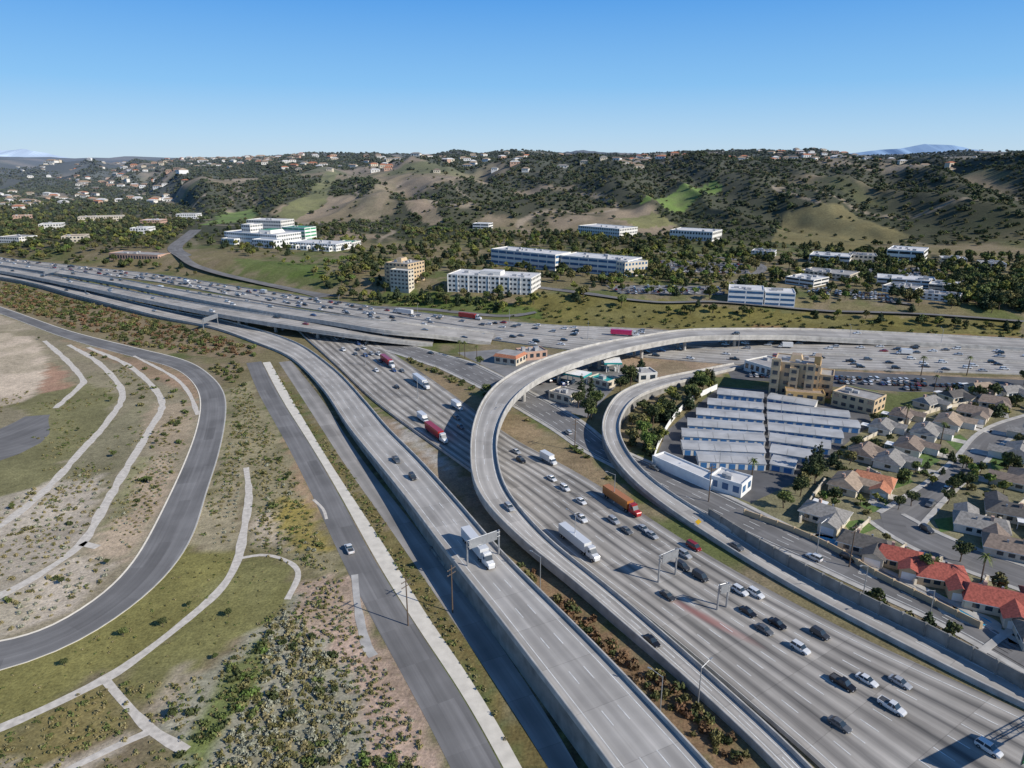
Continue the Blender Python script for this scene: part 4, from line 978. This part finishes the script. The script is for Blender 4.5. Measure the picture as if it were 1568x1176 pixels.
group('neighbourhood_trees',[
 ([(1280,572),(1568,588),(1640,610),(1568,625),(1400,605),(1300,590)],.014,.4,.9),
 ([(1180,740),(1260,700),(1340,640),(1568,610),(1700,650),(1700,980),(1568,965),(1400,890),(1240,815)],.014,.3,.72),
 ([(1290,900),(1330,915),(1450,965),(1568,1025),(1568,1050),(1430,978)],.05,.3,.6),
 ([(1080,792),(1290,882),(1290,895),(1100,805)],.02,.25,.45),
 ([(962,622),(1000,592),(1095,580),(1100,592),(1040,640),(1000,700),(975,700),(955,660)],.03,.45,1.0),
 ([(930,560),(975,550),(985,570),(940,590)],.02,.6,1.1),
 ([(870,605),(940,590),(935,610),(925,640),(925,680),(880,650)],.016,.5,1.0),
 ([(700,545),(860,545),(900,600),(840,600)],.004,.4,.8),
 ([(1150,600),(1270,620),(1340,645),(1350,630),(1260,600)],.01,.4,.8),
 ([(1210,750),(1330,660),(1350,672),(1240,790),(1180,775)],.02,.35,.7),
],c_mid)
group('roadside_bushes',[
 ([(0,430),(240,490),(400,530),(385,553),(200,530),(0,468),(-150,430),(-150,405)],.022,.6,1.7),
 ([(443,548),(500,590),(575,703),(660,820),(790,1000),(900,1170),(880,1176),(775,1015),(640,825),(550,690),(480,600)],.20,.6,1.4),
 ([(560,527),(640,560),(770,622),(880,690),(940,745),(975,770),(900,700),(760,606),(620,530)],.10,.6,1.3),
 ([(870,650),(930,690),(930,730),(900,700)],.1,.8,1.5),
 ([(1240,885),(1330,915),(1450,968),(1568,1030),(1568,1060),(1430,982)],.16,.7,1.5),
 ([(1110,800),(1290,880),(1300,890),(1120,815)],.10,.5,1.2),
 ([(1220,700),(1340,640),(1568,610),(1700,700),(1700,980),(1568,965),(1400,890),(1240,815)],.03,.4,1.1),
 ([(830,498),(1150,508),(1568,525),(1568,492),(1300,484),(1100,470),(930,452),(820,448),(780,470)],.016,.5,1.3),
 ([(560,465),(700,480),(800,488),(780,470),(600,450)],.03,.8,1.6),
 ([(300,560),(380,556),(372,600),(345,580)],.05,.6,1.3),
 ([(200,545),(300,560),(260,553)],.05,.6,1.3),
 ([(345,640),(372,610),(400,640),(480,790),(520,860),(470,860),(410,830),(395,740),(340,720)],.018,.4,1.1,{'clump':9}),
 ([(250,640),(300,640),(270,730),(240,800),(200,850),(210,740)],.015,.5,1.),
 ([(140,540),(210,560),(290,600),(300,650),(250,660)],.014,.5,1.2),
 ([(-80,820),(60,745),(165,700),(150,830),(60,960),(-80,980)],.007,.3,.9),
 ([(240,1110),(400,965),(440,920),(560,1060),(560,1200),(290,1200)],.03,.3,1.1),
],c_bush)
group('dry_slope_bushes',[
 ([(785,868),(840,880),(1000,1020),(1165,1172),(1110,1172),(900,975)],.20,.6,1.4),
 ([(0,432),(240,490),(390,533),(380,550),(200,530),(0,465),(-150,430)],.045,.6,1.4),
 ([(1160,500),(1568,520),(1568,528),(1160,508)],.03,.5,1.)],c_red)
group('bright_shrubs',[([(290,1200),(300,1110),(345,1040),(410,975),(412,1030),(340,1130),(310,1200)],.3,.5,1.2,{'clump':5}),([(300,1180),(310,1110),(345,1050),(395,990),(400,1030),(335,1130)],.10,.4,1.1),
 ([(345,640),(372,610),(430,700),(500,840),(450,850),(400,720)],.014,.4,1.),([(515,1200),(530,1155),(620,1160),(640,1200)],.35,.5,1.)],c_bright)
group('sage_scrub',[([(340,1150),(400,1040),(410,960),(440,935),(500,1000),(545,1060),(530,1140),(500,1200),(300,1220)],.42,.5,1.4),
 ([(345,640),(372,610),(440,700),(520,860),(470,860),(410,830),(395,740),(340,720)],.10,.5,1.2,{'clump':14}),
 ([(455,890),(535,880),(600,1010),(660,1130),(690,1200),(540,1220),(560,1060),(505,990)],.5,.4,.8,{'rows':(1.8,.6)}),
 ([(200,850),(240,795),(275,700),(250,690),(165,800)],.5,.4,.85,{'rows':(2.0,.9)}),
 ([(-80,820),(60,745),(160,715),(150,785),(118,835),(0,905),(-80,940)],.5,.6,1.25,{'rows':(3.0,.3)}),
 ([(340,730),(372,720),(366,830),(320,840)],.5,.5,.9,{'rows':(2.4,.3)}),
 ([(-80,930),(60,885),(125,850),(180,860),(140,920),(60,960),(-80,980)],.5,.6,1.25,{'rows':(2.8,.3)})],c_sage)
group('meadow_tufts',[
 ([(-80,600),(70,600),(187,560),(300,640),(240,800),(140,920),(0,980),(-80,985)],.16,.6,1.7,{'clump':12}),
 ([(345,600),(385,580),(530,880),(450,865),(385,845),(385,720),(300,840)],.35,.6,1.8),
 ([(-80,1060),(170,955),(290,835),(450,870),(405,960),(160,1045),(-80,1160)],.08,.4,1.1),
 ([(-80,1200),(0,1120),(160,1045),(300,1040),(440,920),(535,880),(690,1200)],.4,.6,1.8),
 ([(413,556),(446,612),(552,780),(655,945),(800,1176),(700,960),(524,705)],.5,.7,1.8)],c_tuft)
tm=[tree('oak_tree',100+i,8,3.6,1100,.42,[L_dark,L_green,L_dark][i]) for i in range(3)]; pm_=[tree('pine_tree',110+i,13,3.0,1100,.45,L_pine,'pine') for i in range(2)]; pl=tree('palm_tree',3,11,2,0,0,L_green,'palm')
brt=tree('green_tree',120,8,3.6,1200,.42,L_bright)
for u,v,s in [(965,590,1.3),(950,600,1.),(1075,600,1.1),(1060,612,1.),(1000,650,1.2),(1018,640,1.1),(900,640,1.2),(885,625,1.),(912,625,1.1),(735,560,.7),(745,607,.8),(820,575,.8),(1568,590,1.),(1225,760,.9),(1248,742,1.),(1200,778,.8),(1395,775,.7),(1450,772,.7),(1310,690,.8),(1480,750,.8),(1375,780,.6),(1420,880,.8),(1545,720,.9),(1470,860,.8)]:
    p=G(u,v); link('oak_tree',tm[rng.integers(3)],(p[0],p[1],0),rng.random()*6,s)
for u,v in [(992,690),(985,672)]: p=G(u,v); link('green_tree',brt,(p[0],p[1],0),1,1.0)
for u,v in [(958,592),(968,586),(905,612),(890,606),(1230,735),(1242,728),(1252,720),(1090,590)]: p=G(u,v); link('pine_tree',pm_[rng.integers(2)],(p[0],p[1],0),rng.random()*6,rng.uniform(.6,.95))
for u,v in [(704,545),(712,548),(1385,655),(1410,575),(1430,600),(730,552),(1480,575),(1150,745),(1500,900),(1440,680)]: p=G(u,v); link('palm_tree',pl,(p[0],p[1],0),rng.random()*6,rng.uniform(.7,.95))
for u,v in [(240,680),(215,755),(165,865),(262,650),(20,780),(440,735),(265,1100),(60,520),(235,665),(95,895),(175,700),(415,710),(350,945),(290,930),(250,960),(190,975),(100,1020),(330,1010),(170,615),(230,740),(120,660)]: p=G(u,v); link('young_tree',tm[rng.integers(3)],(p[0],p[1],0),rng.random()*6,rng.uniform(.18,.36))
# ---------------------------------------------------------------- street furniture
lamp=MB(); lamp.cyl((0,0,0),.16,.09,10.5,metal,8); lamp.tube((0,0,10.3),(2.6,0,11.3),.07,.05,metal); lamp.box(2.4,3.3,-.16,.16,11.22,11.4,metal,inset=.03); lamp.cyl((0,0,0),.3,.3,.5,conc,8)
lm=lamp.mesh('street_lamp')
for u,v,a in [(1068,1085,.6),(1010,1100,2.6),(827,905,2.6),(1195,640,0),(760,660,.6),(940,770,3),(1100,730,3.6),(1320,920,3.6),(1130,540,1.5),(900,520,1.5),(560,560,2),(640,610,2.6),(1250,850,.5),(520,475,1.5),(640,490,1.5),(780,500,1.5),(1300,525,1.5),(1440,530,1.5),(1420,960,3.6),(880,835,2.6)]:
    p=G(u,v); link('street_lamp',lm,(p[0],p[1],0),a)
up=MB(); up.cyl((0,0,-.2),.2,.13,14,wood,8)
for z_ in (12.6,11.2): up.box(-1.5,1.5,-.07,.07,z_,z_+.15,wood); [up.cyl((x_,0,z_+.15),.06,.05,.25,metal,6) for x_ in (-1.3,-.6,.6,1.3)]
upm=up.mesh('utility_pole')
for u,v,a in [(625,958,.9),(693,938,.9),(1085,768,.6),(880,690,.6),(1300,868,.5)]: p=G(u,v); link('utility_pole',upm,(p[0],p[1],0),a)
def gantry(name,p1,p2,z0,h,sign,back=False):
    a=G(*p1,z0);c_=G(*p2,z0); M_,w=frame(a,c_); b=MB()
    for x_ in (0,w): b.cyl((x_,0,-z0*.9),.28,.22,h+.4+z0*.9,metal,10)
    for z_ in (h-1.2,h):
        for y_ in (-.5,.5): b.tube((0,y_,z_),(w,y_,z_),.1,.1,metal)
    n_=int(w/1.6)
    for i in range(n_):
        x0,x1=w*i/n_,w*(i+1)/n_
        for y_ in (-.5,.5): b.tube((x0,y_,h-1.2 if i%2 else h),(x1,y_,h if i%2 else h-1.2),.06,.06,metal,4)
        b.tube((x0,-.5,h),(x0,.5,h),.05,.05,metal,4)
    for s0,s1,hh in sign:
        y_=-.75 if not back else .62
        b.box(w*s0,w*s1,y_,y_+.12,h-.6-hh/2,h-.6+hh/2,metal); b.box(w*s0+.1,w*s1-.1,(y_+.12) if not back else y_-.03,(y_+.15) if not back else y_,h-.5-hh/2,h-.7+hh/2,signgreen)
    b.obj(name,M_)
gantry('sign_gantry',(716,868),(764,850),5.5,7.5,[(.02,.9,2.6)])
gantry('sign_gantry',(1560,1215),(1700,1130),0,8.5,[(-.02,.5,3.6)],True)
gantry('sign_gantry',(1008,892),(1034,880),0,8,[(.05,.95,2.6)])
gantry('sign_gantry',(1098,934),(1112,930),0,7,[(0,1,2.4)])
gantry('sign_gantry',(312,505),(334,497),1.5,7,[(0,1,3)]); gantry('sign_gantry',(70,430),(92,424),3,8,[(0,1,3)])
b=MB(); b.cyl((0,0,0),.06,.05,2.2,metal,6); b.add([(0,-.08,1.5),(.8,-.08,2.3),(0,-.08,3.1),(-.8,-.08,2.3)],[(0,1,2,3)],mat('sign_yellow',(.7,.42,.02),.5,.05)); b.add([(0,-.06,1.5),(.8,-.06,2.3),(0,-.06,3.1),(-.8,-.06,2.3)],[(3,2,1,0)],metal)
p=G(1068,812); b.obj('warning_sign',Matrix.Translation(p)@Matrix.Scale(1.3,4))
marks.obj('road_markings')
# ---------------------------------------------------------------- light, sky, camera
EL=33
sd=Vector((.80,-.42,.0)).normalized()*math.cos(th(EL)); sd.z=math.sin(th(EL))
sl=bpy.data.lights.new('sun','SUN'); sl.energy=5.0; sl.angle=th(.5); sl.color=(1,.945,.86)
so=bpy.data.objects.new('sun',sl); scene.collection.objects.link(so); so.rotation_euler=sd.to_track_quat('Z','Y').to_euler()
w=bpy.data.worlds.new('World'); scene.world=w; w.use_nodes=True; nt=w.node_tree
sk=nt.nodes.new('ShaderNodeTexSky'); sk.sky_type='NISHITA'; sk.sun_disc=False; sk.sun_elevation=th(EL); sk.sun_rotation=math.atan2(sd.x,sd.y); sk.air_density=1.0; sk.dust_density=.2; sk.ozone_density=3.0; sk.altitude=100
tc=nt.nodes.new('ShaderNodeTexCoord'); sp=nt.nodes.new('ShaderNodeSeparateXYZ'); nt.links.new(tc.outputs['Generated'],sp.inputs[0])
rp=nt.nodes.new('ShaderNodeValToRGB'); nt.links.new(sp.outputs[2],rp.inputs[0]); cr_=rp.color_ramp
cr_.elements[0].position=0; cr_.elements[0].color=(.54,.71,.86,1); cr_.elements[1].position=1; cr_.elements[1].color=(.045,.11,.28,1)
for p_,c_ in ((.03,(.44,.67,.90,1)),(.09,(.24,.54,.91,1)),(.19,(.095,.36,.84,1)),(.45,(.055,.16,.42,1))):
    e=cr_.elements.new(p_); e.color=c_
vm=nt.nodes.new('ShaderNodeVectorMath'); vm.operation='SCALE'; nt.links.new(rp.outputs[0],vm.inputs[0]); vm.inputs['Scale'].default_value=10
mx=nt.nodes.new('ShaderNodeMix'); mx.data_type='RGBA'; mx.inputs[0].default_value=.9; nt.links.new(sk.outputs[0],mx.inputs[6]); nt.links.new(vm.outputs[0],mx.inputs[7])
nt.links.new(mx.outputs[2],nt.nodes['Background'].inputs[0]); nt.nodes['Background'].inputs[1].default_value=.10
cam=bpy.data.cameras.new('camera'); cam.sensor_width=36; cam.lens=36*F/1568; cam.clip_start=1; cam.clip_end=80000
co_=bpy.data.objects.new('camera',cam); scene.collection.objects.link(co_); co_.location=(0,0,H); co_.rotation_euler=(math.pi/2-P,0,0); scene.camera=co_
scene.view_settings.view_transform='Standard'; scene.view_settings.look='None'; scene.view_settings.exposure=0
print('done',time.time()-T0)
